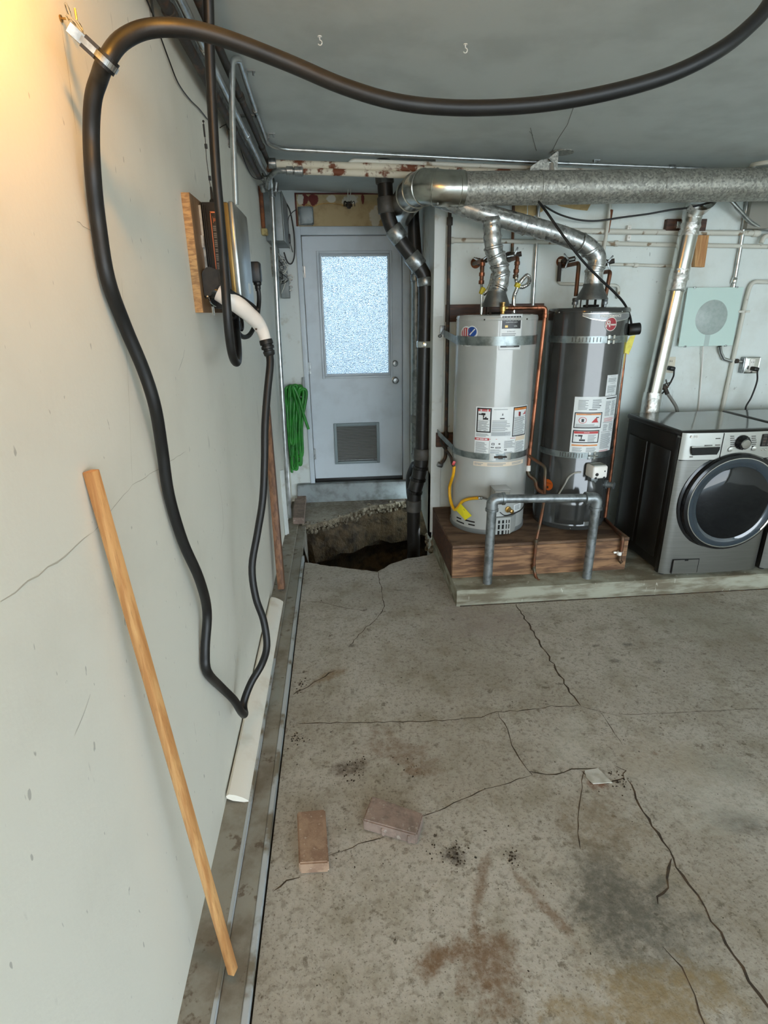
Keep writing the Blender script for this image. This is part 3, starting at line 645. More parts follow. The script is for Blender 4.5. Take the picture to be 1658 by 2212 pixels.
# ------------------------------------------------------------------ the charging cables
RC = .0155
def ad(px, py, D):
    p = at(px, py, D=D)
    return p if p.x > .021 else at(px, py, X=.021)
hook = at(130, 40, X=0)
clampP = at(229, 133, D=.99)
up = [clampP, at(262, 88, D=1.0), at(320, 62, D=1.02), at(400, 62, D=1.04), at(490, 85, D=1.07), at(620, 135, D=1.12), at(740, 186, D=1.15), at(850, 219, D=1.17), at(960, 232, D=1.19), at(1080, 232, D=1.2), at(1200, 221, D=1.2),
      at(1330, 196, D=1.19), at(1450, 160, D=1.18), at(1550, 110, D=1.17), at(1620, 55, D=1.17), at(1665, 0, D=1.17), at(1730, -130, D=1.2), at(1800, -280, D=1.25)]
dn = [ad(214, 170, D=1.02), ad(201, 215, D=1.04), ad(197, 290, D=1.07), ad(201, 380, D=1.09), ad(212, 480, D=1.13), ad(232, 600, D=1.20), ad(268, 700, D=1.26), ad(310, 800, D=1.32), ad(335, 880, D=1.37), ad(350, 970, D=1.45), ad(365, 1070, D=1.54),
      ad(395, 1170, D=1.62), ad(430, 1250, D=1.72), ad(447, 1320, D=1.83), ad(443, 1400, D=1.92), ad(447, 1450, D=1.99), ad(475, 1482, D=2.05), ad(505, 1512, D=2.12), ad(521, 1538, D=2.2), ad(528, 1542, D=2.27), ad(526, 1518, D=2.31), ad(542, 1475, D=2.33), ad(565, 1435, D=2.35),
      ad(576, 1395, D=2.34), ad(569, 1340, D=2.34), ad(552, 1290, D=2.34), ad(544, 1225, D=2.33), ad(556, 1150, D=2.32), ad(567, 1080, D=2.3), ad(571, 1000, D=2.28), ad(572, 920, D=2.26), ad(577, 850, D=2.25), ad(583, 790, D=2.24), ad(582, 766, D=2.235)]
for p in up: p.z = min(p.z, CZ(p.x)-.03)
wire('charging_cable', up[::-1]+dn, RC, M_BLACK, 'thick black charging cable draped from ceiling swag over clamp to the white handle', 'cable', n=14, sub=5)
fd = [at(440, -160, D=1.5), at(450, 0, D=1.6), at(453, 120, D=1.66), at(459, 250, D=1.72), at(467, 380, D=1.78), at(476, 480, D=1.83), at(484, 580, D=1.87), at(490, 670, D=1.9), at(496, 735, D=1.95), at(503, 772, D=2.0), at(511, 783, D=2.07), at(514, 765, D=2.17), at(511, 715, D=2.28), at(507, 670, D=2.37), (.085, 2.42, cz0+.005)]
for p in fd[:-1]: p.z = min(p.z, CZ(p.x)-.01)
wire('feed_cable', fd, RC, M_BLACK, 'black cable hanging from the ceiling to a low loop under the charger', 'cable', n=14)
sm = [(.07, 2.36, cz0+.01), at(512, 690, D=2.36), at(521, 712, D=2.4), at(523, 700, D=2.46), at(519, 675, D=2.5), (.1, 2.55, cz0+.01)]
wire('small_loop_cable', sm, .008, M_BLACK, 'short thin black cable loop tucked under the charger', 'cable', n=8)
# hanger: screw hook, chain, clamp
t_ = thing('cable_hanger', 'short chain on a wall hook holding the cable clamp', 'hanger', hook)
cp = clampP; dirv = (cp-hook).normalized(); e0 = at(176, 82, D=.965)
def link(g, a, b, w, r, nrm):
    a, b = Vector(a), Vector(b); d = (b-a); L = d.length; d.normalize(); s = d.cross(nrm).normalized(); pts = []
    for k in range(16):
        th = 2*PI*k/16; pts.append((a+b)/2+d*math.cos(th)*L/2*(1 if abs(math.cos(th)) > .2 else 1)+s*math.sin(th)*w)
    return g.tube(pts, r, 6, closed=True)
g = MB(); g.tube(rounded([hook, hook+Vector((.022, 0, 0)), hook+Vector((.03, 0, -.004)), hook+Vector((.03, 0, .016))], .008), .0022, 8); g.cyl((0, hook.y, hook.z), (.003, hook.y, hook.z), .006, n=10); obj('screw_hook', g, M_BRASS, t_)
h1 = at(143, 34, D=1.0); h2 = at(165, 62, D=.985); h3 = at(183, 84, D=.97)
for a, b, w, nm in ((at(140, 8, D=1.02), at(153, 40, D=1.0), .004, 'chain_link'), (h1, h3, .0065, 'chain_link'), (at(158, 44, D=.995), at(178, 68, D=.975), .005, 'chain_link')):
    obj(nm, link(MB(), a, b, w, .0019, Vector((.4, .9, .2))), M_CHROME, t_)
tang = (up[1]-dn[0]).normalized(); axis = tang
hv = (e0-cp); hv = (hv-axis*hv.dot(axis)).normalized(); sd = axis.cross(hv)
rot = Matrix((sd, axis, hv)).transposed()
g = MB(); g.obox(cp+hv*.052, (.004, .018, .030), rot, .001, 1); g.obox(cp+hv*.052+sd*.007, (.004, .018, .030), rot, .001, 1); obj('clamp_tab', g, M_STEEL, t_)
def strap(g, r0, w, top):
    pts = []; th = [(-50+280*k/22)*PI/180 for k in range(23)]
    prof = [cp+hv*top+sd*.006] + [cp+hv*math.sin(-a+PI)*r0*-1+sd*math.cos(a)*r0 for a in []]
    loop = [cp+hv*top+sd*.008]+[cp+hv*math.cos(a)*r0+sd*math.sin(a)*r0 for a in [(30+300*k/20)*PI/180 for k in range(21)]]+[cp+hv*top-sd*.004]
    th_ = .0022
    for a, b in zip(loop, loop[1:]):
        d = (b-a); c = (a+b)/2; dl = d.length; d.normalize(); n_ = d.cross(axis)
        g.obox(c, (dl+.002, w, th_), Matrix((d, axis, n_)).transposed())
    return g
obj('clamp_cushion', strap(strap(MB(), RC+.0015, .022, .040), RC+.003, .022, .040), M_BLACK, t_)
obj('clamp_band', strap(MB(), RC+.0052, .010, .044), M_STEEL, t_)

# holster on the board and the connector handle
HB = at(447, 606, X=.05)
t_ = thing('connector_holster', 'black angular holster screwed to the plywood under the charger', 'holster', (.03, HB.y, HB.z))
g = MB(); a = [at(x, y, Y=2.19) for x, y in ((431, 588), (447, 575), (472, 583), (476, 615), (452, 640), (434, 641))]
a[0].x = a[5].x = .0305
g.prism(a, (0, .085, 0)); bmesh.ops.bevel(g.bm, geom=list(g.bm.edges), offset=.004, segments=2, affect='EDGES'); obj('holster_body', g, mat('holster_black', lin(52, 46, 40), lin(40, 36, 32), 40, rough=.6, bump=.1), t_)
g = MB(); q = at(459, 662, X=.06); g.cyl(q, q+Vector((0, .004, -.03)), .005, n=8); g.tube(catmull([at(448, 640, X=.06), at(456, 655, X=.055), at(470, 662, X=.05), at(482, 655, X=.05)]), .003, 6); obj('lock_wire', g, M_CHROME, t_)
hp_ = [at(438, 632, D=2.02), at(455, 627, D=2.015), at(470, 631, D=2.02), at(486, 640, D=2.03), at(505, 652, D=2.05), at(522, 665, D=2.08), at(538, 679, D=2.12), at(551, 691, D=2.15), at(560, 703, D=2.18), at(568, 718, D=2.2), at(574, 736, D=2.22)]
t_ = thing('charging_connector', 'white curved charging handle with black nose resting in the holster', 'connector', hp_[4])
rs = [.022, .028, .030, .032, .033, .032, .030, .029, .027, .024, .022]
fine = catmull(hp_[2:], 4); rr_ = [rs[2]+(rs[10]-rs[2])*0 for _ in fine]
for i in range(len(fine)):
    u_ = i/4+2; k = min(int(u_), 9); rr_[i] = rs[k]+(rs[k+1]-rs[k])*(u_-k)
obj('handle', MB().tube(fine, rr_, 18), mat('handle_white', lin(238, 230, 222), rough=.28), t_)
obj('nose', MB().tube(catmull(hp_[:3], 4), [.024]*4+[.027]*5, 18), mat('nose_black', lin(26, 25, 24), rough=.25), t_)
lv_ = [at(489, 632, D=2.0), at(505, 643, D=2.03), at(522, 652, D=2.06), at(540, 664, D=2.1), at(552, 674, D=2.13)]
obj('release_lever', MB().tube(catmull([p+Vector((.0, 0, .012)) for p in lv_], 4), .010, 8), M_BLACK, t_)
for px, py, r in ((549, 664+0, .004), (557, 668, .005), (553, 711, .004)):
    p = at(px, py+0, D=2.118 if py < 700 else 2.15); g = MB(); g.ball(p, r, (1, 1, 1), 8); obj('screw', g, M_IRON, t_)
e1, e2 = hp_[-1], dn[-1]; dd = (e2-e1).normalized(); g = MB()
g.lathe([(.026, -.004), (.027, .004), (.027, .014), (.022, .016), (.022, .020), (.026, .022), (.026, .032), (.020, .034), (.020, .040), (.024, .042), (.022, .056), (.018, .06)], e1, dd, 18); obj('strain_relief', g, M_BLACK, t_)

# ------------------------------------------------------------------ loose timber, moulding and strips along the left wall
def stick(name, a, b, w, d, m, label, cat, face, bev=.002):
    """a straight batten from a to b; face is the direction its broad side looks to"""
    a, b = Vector(a), Vector(b); ax = (b-a).normalized(); f_ = Vector(face); f_ = (f_-ax*f_.dot(ax)).normalized(); s_ = ax.cross(f_)
    g = MB(); g.obox((a+b)/2, (w, d, (b-a).length), Matrix((s_, f_, ax)).transposed(), bev, 2)
    return tag(obj(name, g, m), label, cat)
st, sb = at(196, 1017, X=.014), at(503, 2098, Z=.055)
stick('wooden_stick', st, sb, .024, .020, M_SLAT, 'long pale wooden slat leaning on the near left wall', 'slat', (1, -.35, .1))
pt, pb = Vector((.022, 3.74, 1.24)), at(603, 1268, Z=.045); pb.x = max(pb.x, .05)
stick('wood_plank', pt, Vector((.062, 3.40, .05)), .045, .07, M_PLANK, 'brown timber leaning on the left wall beside the hanging cable', 'plank', (0, -1, 0), .003)
wt, wb = at(612, 992, X=.01), at(622, 1130, X=.01)
stick('white_strip', (.012, 4.45, .60), (.02, 4.40, .045), .05, .012, M_TRIM, 'thin white strip leaning behind the brown timber', 'strip', (1, -.5, 0), .002)
# quarter-round crown moulding lying on the curb against the wall
m0, m1 = at(492, 1722, X=.008), at(597, 1294, X=.008); n0, n1 = at(523, 1730, Z=.06), at(610, 1302, Z=.06)
y0_, y1_ = 1.655, 3.22
prof = [(.006, .078), (.016, .086), (.040, .080), (.066, .066), (.086, .050), (.088, .0415), (.07, .041), (.03, .052), (.008, .066)]
g = MB(); g.prism([(x, y0_, z) for x, z in prof], (0, y1_-y0_, 0)); tag(obj('crown_moulding', g, mat('moulding_primer', lin(240, 235, 222), lin(226, 216, 198), 7, .5, .75, .5), smooth=50), 'white wooden moulding length lying along the curb', 'moulding')

# ------------------------------------------------------------------ bricks
M_BRK = NT('brick'); n = M_BRK.noise(16, 6, .65); c_ = M_BRK.mix(M_BRK.ramp(n, .4, .62), lin(164, 136, 112), lin(138, 110, 90)); c_ = M_BRK.mix(M_BRK.ramp(M_BRK.noise(60, 3), .62, .7, 0, .6), c_, lin(200, 184, 164)); M_BRK.bump(M_BRK.noise(60, 5), .5, .004); M_BRICK = M_BRK.done(c_, .85)
M_BRK = NT('grey_pink_paver'); n = M_BRK.noise(14, 6, .65); c_ = M_BRK.mix(M_BRK.ramp(n, .4, .62), lin(148, 128, 116), lin(122, 106, 96)); c_ = M_BRK.mix(M_BRK.ramp(M_BRK.noise(45, 3), .6, .7, 0, .6), c_, lin(176, 168, 154)); M_BRK.bump(M_BRK.noise(60, 5), .5, .004); M_PAVER = M_BRK.done(c_, .85)
def brick_at(name, corners, z, h, m, label, ribs=False):
    c = [at(*p, Z=z) for p in corners]; base = [Vector((p.x, p.y, .001)) for p in c]
    g = MB(); g.prism(base, (0, 0, h)); bmesh.ops.bevel(g.bm, geom=list(g.bm.edges), offset=.005, segments=2, affect='EDGES')
    if not ribs: return tag(obj(name, g, m), label, 'brick')
    t_ = thing(name, label, 'brick', sum((Vector((p.x, p.y, 0)) for p in c), Vector())/4); obj('brick_body', g, m, t_)
    a, b = base[3], base[2]; d = (b-a).normalized(); o_ = Vector((d.y, -d.x, 0))
    for u_ in (.38, .86):
        q = a+(b-a)*u_; g = MB(); g.obox(q+o_*.001+Vector((0, 0, h*.42)), (.012, .008, h*.7), Matrix((d, o_, Vector((0, 0, 1)))).transposed(), .002, 1); obj('spacer_rib', g, m, t_)
    return t_
hb = .052
brick_at('brick', ((641, 1753), (702, 1747), (710, 1862), (645, 1866)), hb, hb, M_BRICK, 'tan brick lying square to the curb')
brick_at('brick', ((803, 1718), (914, 1757), (900, 1804), (783, 1771)), hb, hb, M_PAVER, 'grey-pink brick lying askew with spacer ribs', True)
for k, ((x0, y0, x1, y1), lab) in enumerate((((641, 1058, 664, 1076), 'brown brick on the rear curb end by the sill'), ((632, 1077, 660, 1119), 'brown brick on the curb beside the pit, nearer the camera'))):
    c = [at(x0+4, y0, Z=.1), at(x1, y0, Z=.1), at(x1-4, y1, Z=.1), at(x0, y1, Z=.1)]
    g = MB(); g.prism([(p.x, p.y, .041) for p in c], (0, 0, .062)); bmesh.ops.bevel(g.bm, geom=list(g.bm.edges), offset=.004, segments=2, affect='EDGES'); tag(obj('brick', g, M_PAVER), lab, 'brick')

# ------------------------------------------------------------------ far corner: grey box, wires, small boxes, hose, junction box, bulb socket
ex0, ex1 = at(597, 430, Y=4.85).x, .11
t_ = thing('meter_box', 'tall grey metal box high in the far left corner', 'electrical box', (0, 5.0, 2.4))
f0, f1 = at(606, 414, Y=4.8), at(604, 520, Y=4.8)
g = MB(); g.box(0, max(f0.x, .06), 4.8, 5.33, f1.z, f0.z, .006); obj('box_body', g, M_GREYBOX, t_)
g = MB(); g.box(max(f0.x, .06), max(f0.x, .06)+.008, 4.79, 5.33, f1.z-.004, f0.z+.006, .003); obj('cover', g, M_GREYBOX, t_)
fx = max(f0.x, .06)
t_ = thing('wire_terminal', 'open terminal block full of grey and black wires below the grey box', 'terminal', (.02, 5.2, 2.1)); random.seed(3)
g = MB(); g.box(0, .06, 5.02, 5.2, at(606, 597, Y=5.0).z, f1.z-.02, .004); obj('terminal_block', g, mat('terminal_grey', lin(150, 150, 140), lin(96, 92, 84), 40, rough=.6), t_)
for k in range(16):
    p = Vector((.06, 5.0+random.uniform(.02, .2), f1.z-random.uniform(.03, .26))); q = p+Vector((random.uniform(-.02, .02), random.uniform(-.05, .1), random.uniform(-.16, -.05)))
    mid_ = (p+q)/2+Vector((random.uniform(.02, .07), 0, random.uniform(-.05, .05))); obj('wire', MB().tube(catmull([p, mid_, q], 5), .003, 5), random.choice((M_GREYBOX, M_BLACK, M_WPIPE)), t_)
g = MB(); p = at(622, 517, Y=5.25); g.box(p.x-.02, p.x+.02, 5.22, 5.27, p.z-.03, p.z+.04, .004); obj('black_relay', g, M_BLACK, t_)
wire('looped_wire', [at(*p, Y=5.28) for p in ((616, 436), (626, 456), (634, 500), (636, 540), (634, 560), (628, 570), (620, 565), (613, 545))], .006, M_BLACK, 'black cable looping from the grey box beside the door casing', 'cable')
wire('looped_wire', [at(*p, Y=5.29) for p in ((640, 452), (628, 462), (622, 478), (626, 520), (632, 545))], .003, M_BLACK, 'thin wire from the junction box down to the terminal', 'cable')
for k, (px, py, w, h, lab) in enumerate(((611, 588, .06, .17, 'small grey box under the wire terminal'), (615, 624, .07, .15, 'lowest small grey box beside the door casing'))):
    p = at(px, py, Y=5.2); g = MB(); g.box(p.x-w/2, p.x+w/2, 5.2, 5.33, p.z-h/2, p.z+h/2, .004); tag(obj('grey_box', g, M_GREYBOX), lab, 'electrical box')
g = MB()
for (px, py) in ((623, 606), (626, 622), (627, 600)):
    p = at(px, py, Y=5.25); g.tube([p+Vector((.022*math.cos(a*.7), 0, .022*math.sin(a*.7))) for a in range(9)], .005, 6)
tag(obj('connector_clips', g, M_STEEL), 'tangle of small metal clips by the lowest grey box', 'clips')
# junction box on the header
jp0, jp1 = at(646, 446, Y=YD-.05), at(678, 486, Y=YD-.05)
t_ = thing('junction_box', 'square grey junction box on the tan header', 'electrical box', ((jp0.x+jp1.x)/2, YD-.012, jp1.z))
g = MB(); g.box(jp0.x-.015, jp1.x-.01, YD-.045, YD-.012, jp1.z, jp0.z, .004); obj('box_body', g, M_STEEL, t_)
g = MB(); g.box(jp0.x, jp1.x, YD-.052, YD-.045, jp1.z+.002, jp0.z, .012, 3); obj('cover', g, mat('scuffed_zinc', lin(150, 158, 160), lin(122, 130, 130), 10, rough=.5, metal=.5), t_)
for sx_ in (0, 1):
    for sz_ in (0, 1):
        q = Vector((jp0.x+.012+(jp1.x-jp0.x-.024)*sx_, YD-.053, jp1.z+.012+(jp0.z-jp1.z-.024)*sz_)); g = MB(); g.ball(q, .006, (1, .5, 1), 8); obj('screw', g, M_STEEL, t_)
wire('header_wire', [at(*p, Y=YD-.03) for p in ((655, 450), (662, 441), (675, 446), (690, 441), (712, 439), (735, 442), (755, 449))], .003, M_BRASS, 'pale wire running from junction box to the bulb socket')
# hanging bulb socket
sp = at(754, 378, Z=ZC-.02)
t_ = thing('bulb_socket', 'empty bulb socket on a strap hanging in front of the header', 'socket', (sp.x, YD-.12, ZC-.15))
a = at(756, 376, Y=YD-.14); b = at(753, 436, Y=YD-.14); 
for dx in (-.011, .011): obj('hanger_rod', MB().tube([a+Vector((dx, 0, 0)), b+Vector((dx, 0, 0))], .0035, 6), M_WPIPE, t_)
g = MB(); g.lathe([(.016, 0), (.018, -.012), (.03, -.018), (.03, -.034), (.02, -.038), (.012, -.05)], b, (0, 0, 1), 14); obj('socket_shell', g, M_IRON, t_)
for k in range(5):
    an = k*1.3; obj('wire', MB().tube(catmull([b+Vector((.02*math.cos(an), .01*math.sin(an), -.01)), b+Vector((.045*math.cos(an), .02*math.sin(an), .004)), b+Vector((.05*math.cos(an), .02, -.03))], 4), .003, 5), M_BLACK, t_)
# green garden hose on its hook
t_ = thing('hose_hook', 'flat grey metal hose hook left of the door casing', 'hook', (.16, YD, 1.1))
a, b = at(653, 815, Y=YD-.03), at(657, 860, Y=YD-.03); g = MB(); g.obox((a+b)/2, (.022, .006, (a-b).length), Euler((0, .05, 0)), .003); g.tube(catmull([b+Vector((0, 0, .03)), b+Vector((-.02, -.05, .02)), b+Vector((-.06, -.08, .03)), b+Vector((-.07, -.09, .06))], 5), .006, 8); obj('hook_plate', g, M_GREYBOX, t_)
random.seed(21); path = []; hy = YD-.075
for k in range(9):
    u_ = k/8; xt = at(616+38*u_, 840-8*math.sin(u_*PI), Y=hy); xb = at(626+22*u_+random.uniform(-3, 3), (1020, 985, 1008, 960, 1012, 975, 1005, 998, 985)[k], Y=hy); dy = random.uniform(-.03, .04); wd = random.uniform(.022, .04)
    path += [Vector((xt.x-wd, hy+dy, xt.z-.06)), Vector((xt.x, hy+dy, xt.z)), Vector((xt.x+wd*.8, hy+dy+.012, xt.z-.05)), Vector((xb.x+wd, hy+dy, (xt.z+xb.z)/2)), Vector((xb.x+wd*.7, hy+dy, xb.z+.04)), Vector((xb.x, hy+dy, xb.z)), Vector((xb.x-wd*.7, hy+dy+.01, xb.z+.05)), Vector((xt.x-wd*1.1, hy+dy, (xt.z+xb.z)/2))]
path += [at(632, 836, Y=hy-.06), at(645, 860, Y=hy-.06), at(657, 900, Y=hy-.05), at(666, 927, Y=hy-.045)]
for p in path: p.x = max(p.x, .02)
wire('garden_hose', path, .0135, mat('hose_green', lin(44, 138, 44), lin(30, 104, 34), 8, rough=.35), 'bright green garden hose hung in long loops left of the door', 'hose', n=10, sub=5)
# ------------------------------------------------------------------ drain pipes in front of the alcove wall
def dr(px, py, Y=4.24): return at(px, py, Y=Y)
D1 = [at(829, 372, Y=4.24), dr(835, 455), dr(843, 486), dr(866, 524), dr(903, 573), dr(918, 598), dr(919, 640), dr(910, 985)]
t_ = thing('drain_pipe', 'black waste pipe zigzagging from the ceiling down into the pit', 'pipe', D1[-1])
PR = .052
up_ = [D1[0]+Vector((-.01, 0, .18)), D1[0], D1[1], D1[2], D1[3], D1[4], D1[5], D1[6], D1[7]]
obj('pipe_run', MB().tube(rounded(up_, .14, 6), PR, 20), M_ABS, t_)
for a, b, f, rr_, ln, m_ in ((D1[0], D1[1], .10, .062, .09, M_FERN), (D1[0], D1[1], .86, .061, .10, M_FERN), (D1[2], D1[4], .22, .062, .10, M_STEEL), (D1[3], D1[4], .82, .062, .10, M_STEEL), (D1[5], D1[6], .25, .058, .06, M_STEEL), (D1[6], D1[7], .28, .059, .045, M_CHROME), (D1[6], D1[7], .985, .062, .09, M_FERN)):
    p = a+(b-a)*f; d = (b-a).normalized(); g = MB(); g.lathe([(rr_*.93, -ln/2), (rr_, -ln/2+.006), (rr_, ln/2-.006), (rr_*.93, ln/2)], p, d, 20); obj('coupling', g, m_, t_)
F1 = [dr(910, 985), dr(907, 1010), dr(902, 1035), dr(895, 1062), dr(893, 1100)]
obj('wye_fitting', MB().tube(catmull(F1, 5), .058, 20), M_ABS, t_)
for p in (F1[1], F1[2], F1[3]):
    d = (F1[3]-F1[0]).normalized(); g = MB(); g.lathe([(.06, -.014), (.066, -.01), (.066, .01), (.06, .014)], p, d, 20); obj('collar', g, mat('glossy_black_collar', lin(22, 21, 20), rough=.15), t_)
obj('lower_pipe', MB().tube([F1[-1]+Vector((0, 0, .04)), F1[-1]+Vector((0, 0, -.75))], .055, 20), M_ABS, t_)
g = MB(); p = F1[-1]+Vector((0, 0, .035)); g.lathe([(.058, -.05), (.063, -.045), (.063, .045), (.058, .05)], p, (0, 0, 1), 20); obj('coupling', g, M_FERN, t_)
Y2 = 4.62
S = [at(893, 470, Y=Y2), at(896, 540, Y=Y2), at(899, 600, Y=Y2), at(897, 990, Y=Y2)]
t_ = thing('vent_stack', 'thinner silver pipe behind the black waste pipe', 'pipe', S[-1])
obj('pipe_run', MB().tube(S[1:], .032, 16), M_PIPE, t_)
g = MB(); g.tube([S[0]+Vector((0, 0, .1)), S[0], at(894, 520, Y=Y2), at(896, 556, Y=Y2)], [.04, .042, .052, .056], 16); obj('upper_sleeve', g, M_ABS, t_)
for py, l_, m_ in ((600, .05, M_STEEL), (905, .07, M_GREYBOX), (985, .05, M_STEEL), (1012, .045, M_ABS), (1022, .03, M_FERN)):
    p = at(897, py, Y=Y2); g = MB(); g.lathe([(.034, -l_/2), (.038 if py < 1000 else .05, -l_/2+.004), (.038 if py < 1000 else .05, l_/2-.004), (.034, l_/2)], p, (0, 0, 1), 16); obj('coupling', g, m_, t_)
g = MB(); g.tube(catmull([at(897, 1005, Y=Y2), at(888, 1030, Y=4.5), at(888, 1060, Y=4.42), at(892, 1085, Y=4.34)], 5), .045, 16); obj('lower_bend', g, M_ABS, t_)

# ------------------------------------------------------------------ the big round duct with its gored elbow
YDU = 3.72; RD = .092
dR, dL = at(1700, 398, Y=YDU+.03), at(1000, 408, Y=YDU)
E_ = [dL, at(960, 407, Y=YDU), at(922, 404, Y=YDU+.05), at(897, 413, Y=YDU+.2), at(880, 432, Y=YDU+.42), at(868, 450, Y=YDU+.66), at(858, 466, Y=YDU+.86)]
t_ = thing('round_duct', 'large spangled galvanised duct crossing the heater wall', 'duct', dL)
j1, j2 = at(1165, 406, Y=YDU), at(1425, 402, Y=YDU+.015)
for a, b in ((dL, j1), (j1, j2), (j2, dR+(dR-dL)*.3)):
    obj('duct_section', MB().tube([a, a+(b-a)*.33, a+(b-a)*.66, b], RD, 36, caps=False), M_GALV, t_)
M_SHEET = mat('shiny_sheet', lin(198, 196, 186), lin(160, 158, 150), 8, .4, .7, .24, 1)
fine = catmull([dL]+E_[1:], 6)
obj('elbow', MB().tube(fine, RD+.006, 36, caps=False), M_SHEET, t_)
for i in (2, 9, 13, 17, 21):
    p = fine[i]; d = (fine[i+1]-fine[i-1]).normalized(); g = MB(); g.lathe([(RD+.004, -.006), (RD+.011, -.002), (RD+.011, .002), (RD+.004, .006)], p, d, 36, caps=False); obj('seam_ring', g, M_SHEET, t_)
for p in (j1, j2): 
    g = MB(); g.lathe([(RD, -.012), (RD+.003, -.01), (RD+.003, .004), (RD, .006)], p, (dR-dL), 36, caps=False); obj('seam_ring', g, M_GALV, t_)
g = MB(); q = at(945, 440, Y=YDU-.08); g.ball(q, .007); obj('sheet_screw', g, M_STEEL, t_)
# damper hood over the duct
hY = YDU+.12
t_ = thing('damper_hood', 'galvanised hood with warning triangle between duct and ceiling', 'hood', at(1185, 375, Y=hY))
hp0 = [at(x, y, Y=hY) for x, y in ((1140, 383), (1146, 360), (1166, 346), (1186, 342), (1186, 383))]
g = MB(); g.prism(hp0, (0, .16, 0)); obj('hood_body', g, M_GALV, t_)
g = MB(); g.tube([at(1190, 352, Y=hY+.06), at(1192, 366, Y=hY+.06), at(1192, 386, Y=hY+.06)], .032, 16); obj('collar', g, M_WPIPE, t_)
g = MB(); g.prism([at(1184, 342, Y=hY-.02), at(1206, 324, Y=hY-.02), at(1203, 378, Y=hY-.02), at(1198, 378, Y=hY-.02), at(1195, 352, Y=hY-.02)], (0, .004, 0)); obj('side_plate', g, M_GALV, t_)
a = at(1214, 329, Z=CZ(1.9)-.004); g = MB(); g.lathe([(.07, 0), (.07, .006)], (a.x, a.y, CZ(a.x)-.006), (0, 0, 1), 24); obj('ceiling_flange', g, M_GALV, t_)
a, b = at(1173, 369, Y=hY-.03), at(1206, 377, Y=hY-.03); g = MB(); g.box(a.x, b.x, hY-.03, hY+.05, b.z, a.z, .003); obj('black_bar', g, M_BLACK, t_)
g = MB(); g.prism([at(1153, 369, Y=hY-.001), at(1160, 378, Y=hY-.001), at(1147, 379, Y=hY-.001)], (0, -.001, 0)); wt_ = obj('warning_triangle', g, mat('warning_yellow', lin(232, 206, 40), rough=.5), t_)
q = at(1153, 376, Y=hY-.003); g = MB(); g.text('!', .02, lambda x, y: (q.x+x, hY-.003, q.z+y), .001); obj('warning_mark', g, M_BLACK, t_, smooth=0, recalc=False)
g = MB(); g.prism([at(1050, 381, Y=hY+.1), at(1085, 372, Y=hY+.1), at(1140, 368, Y=hY+.1), at(1142, 385, Y=hY+.1), at(1050, 388, Y=hY+.1)], (0, .05, 0)); obj('foil_tail', g, M_FOIL, t_)

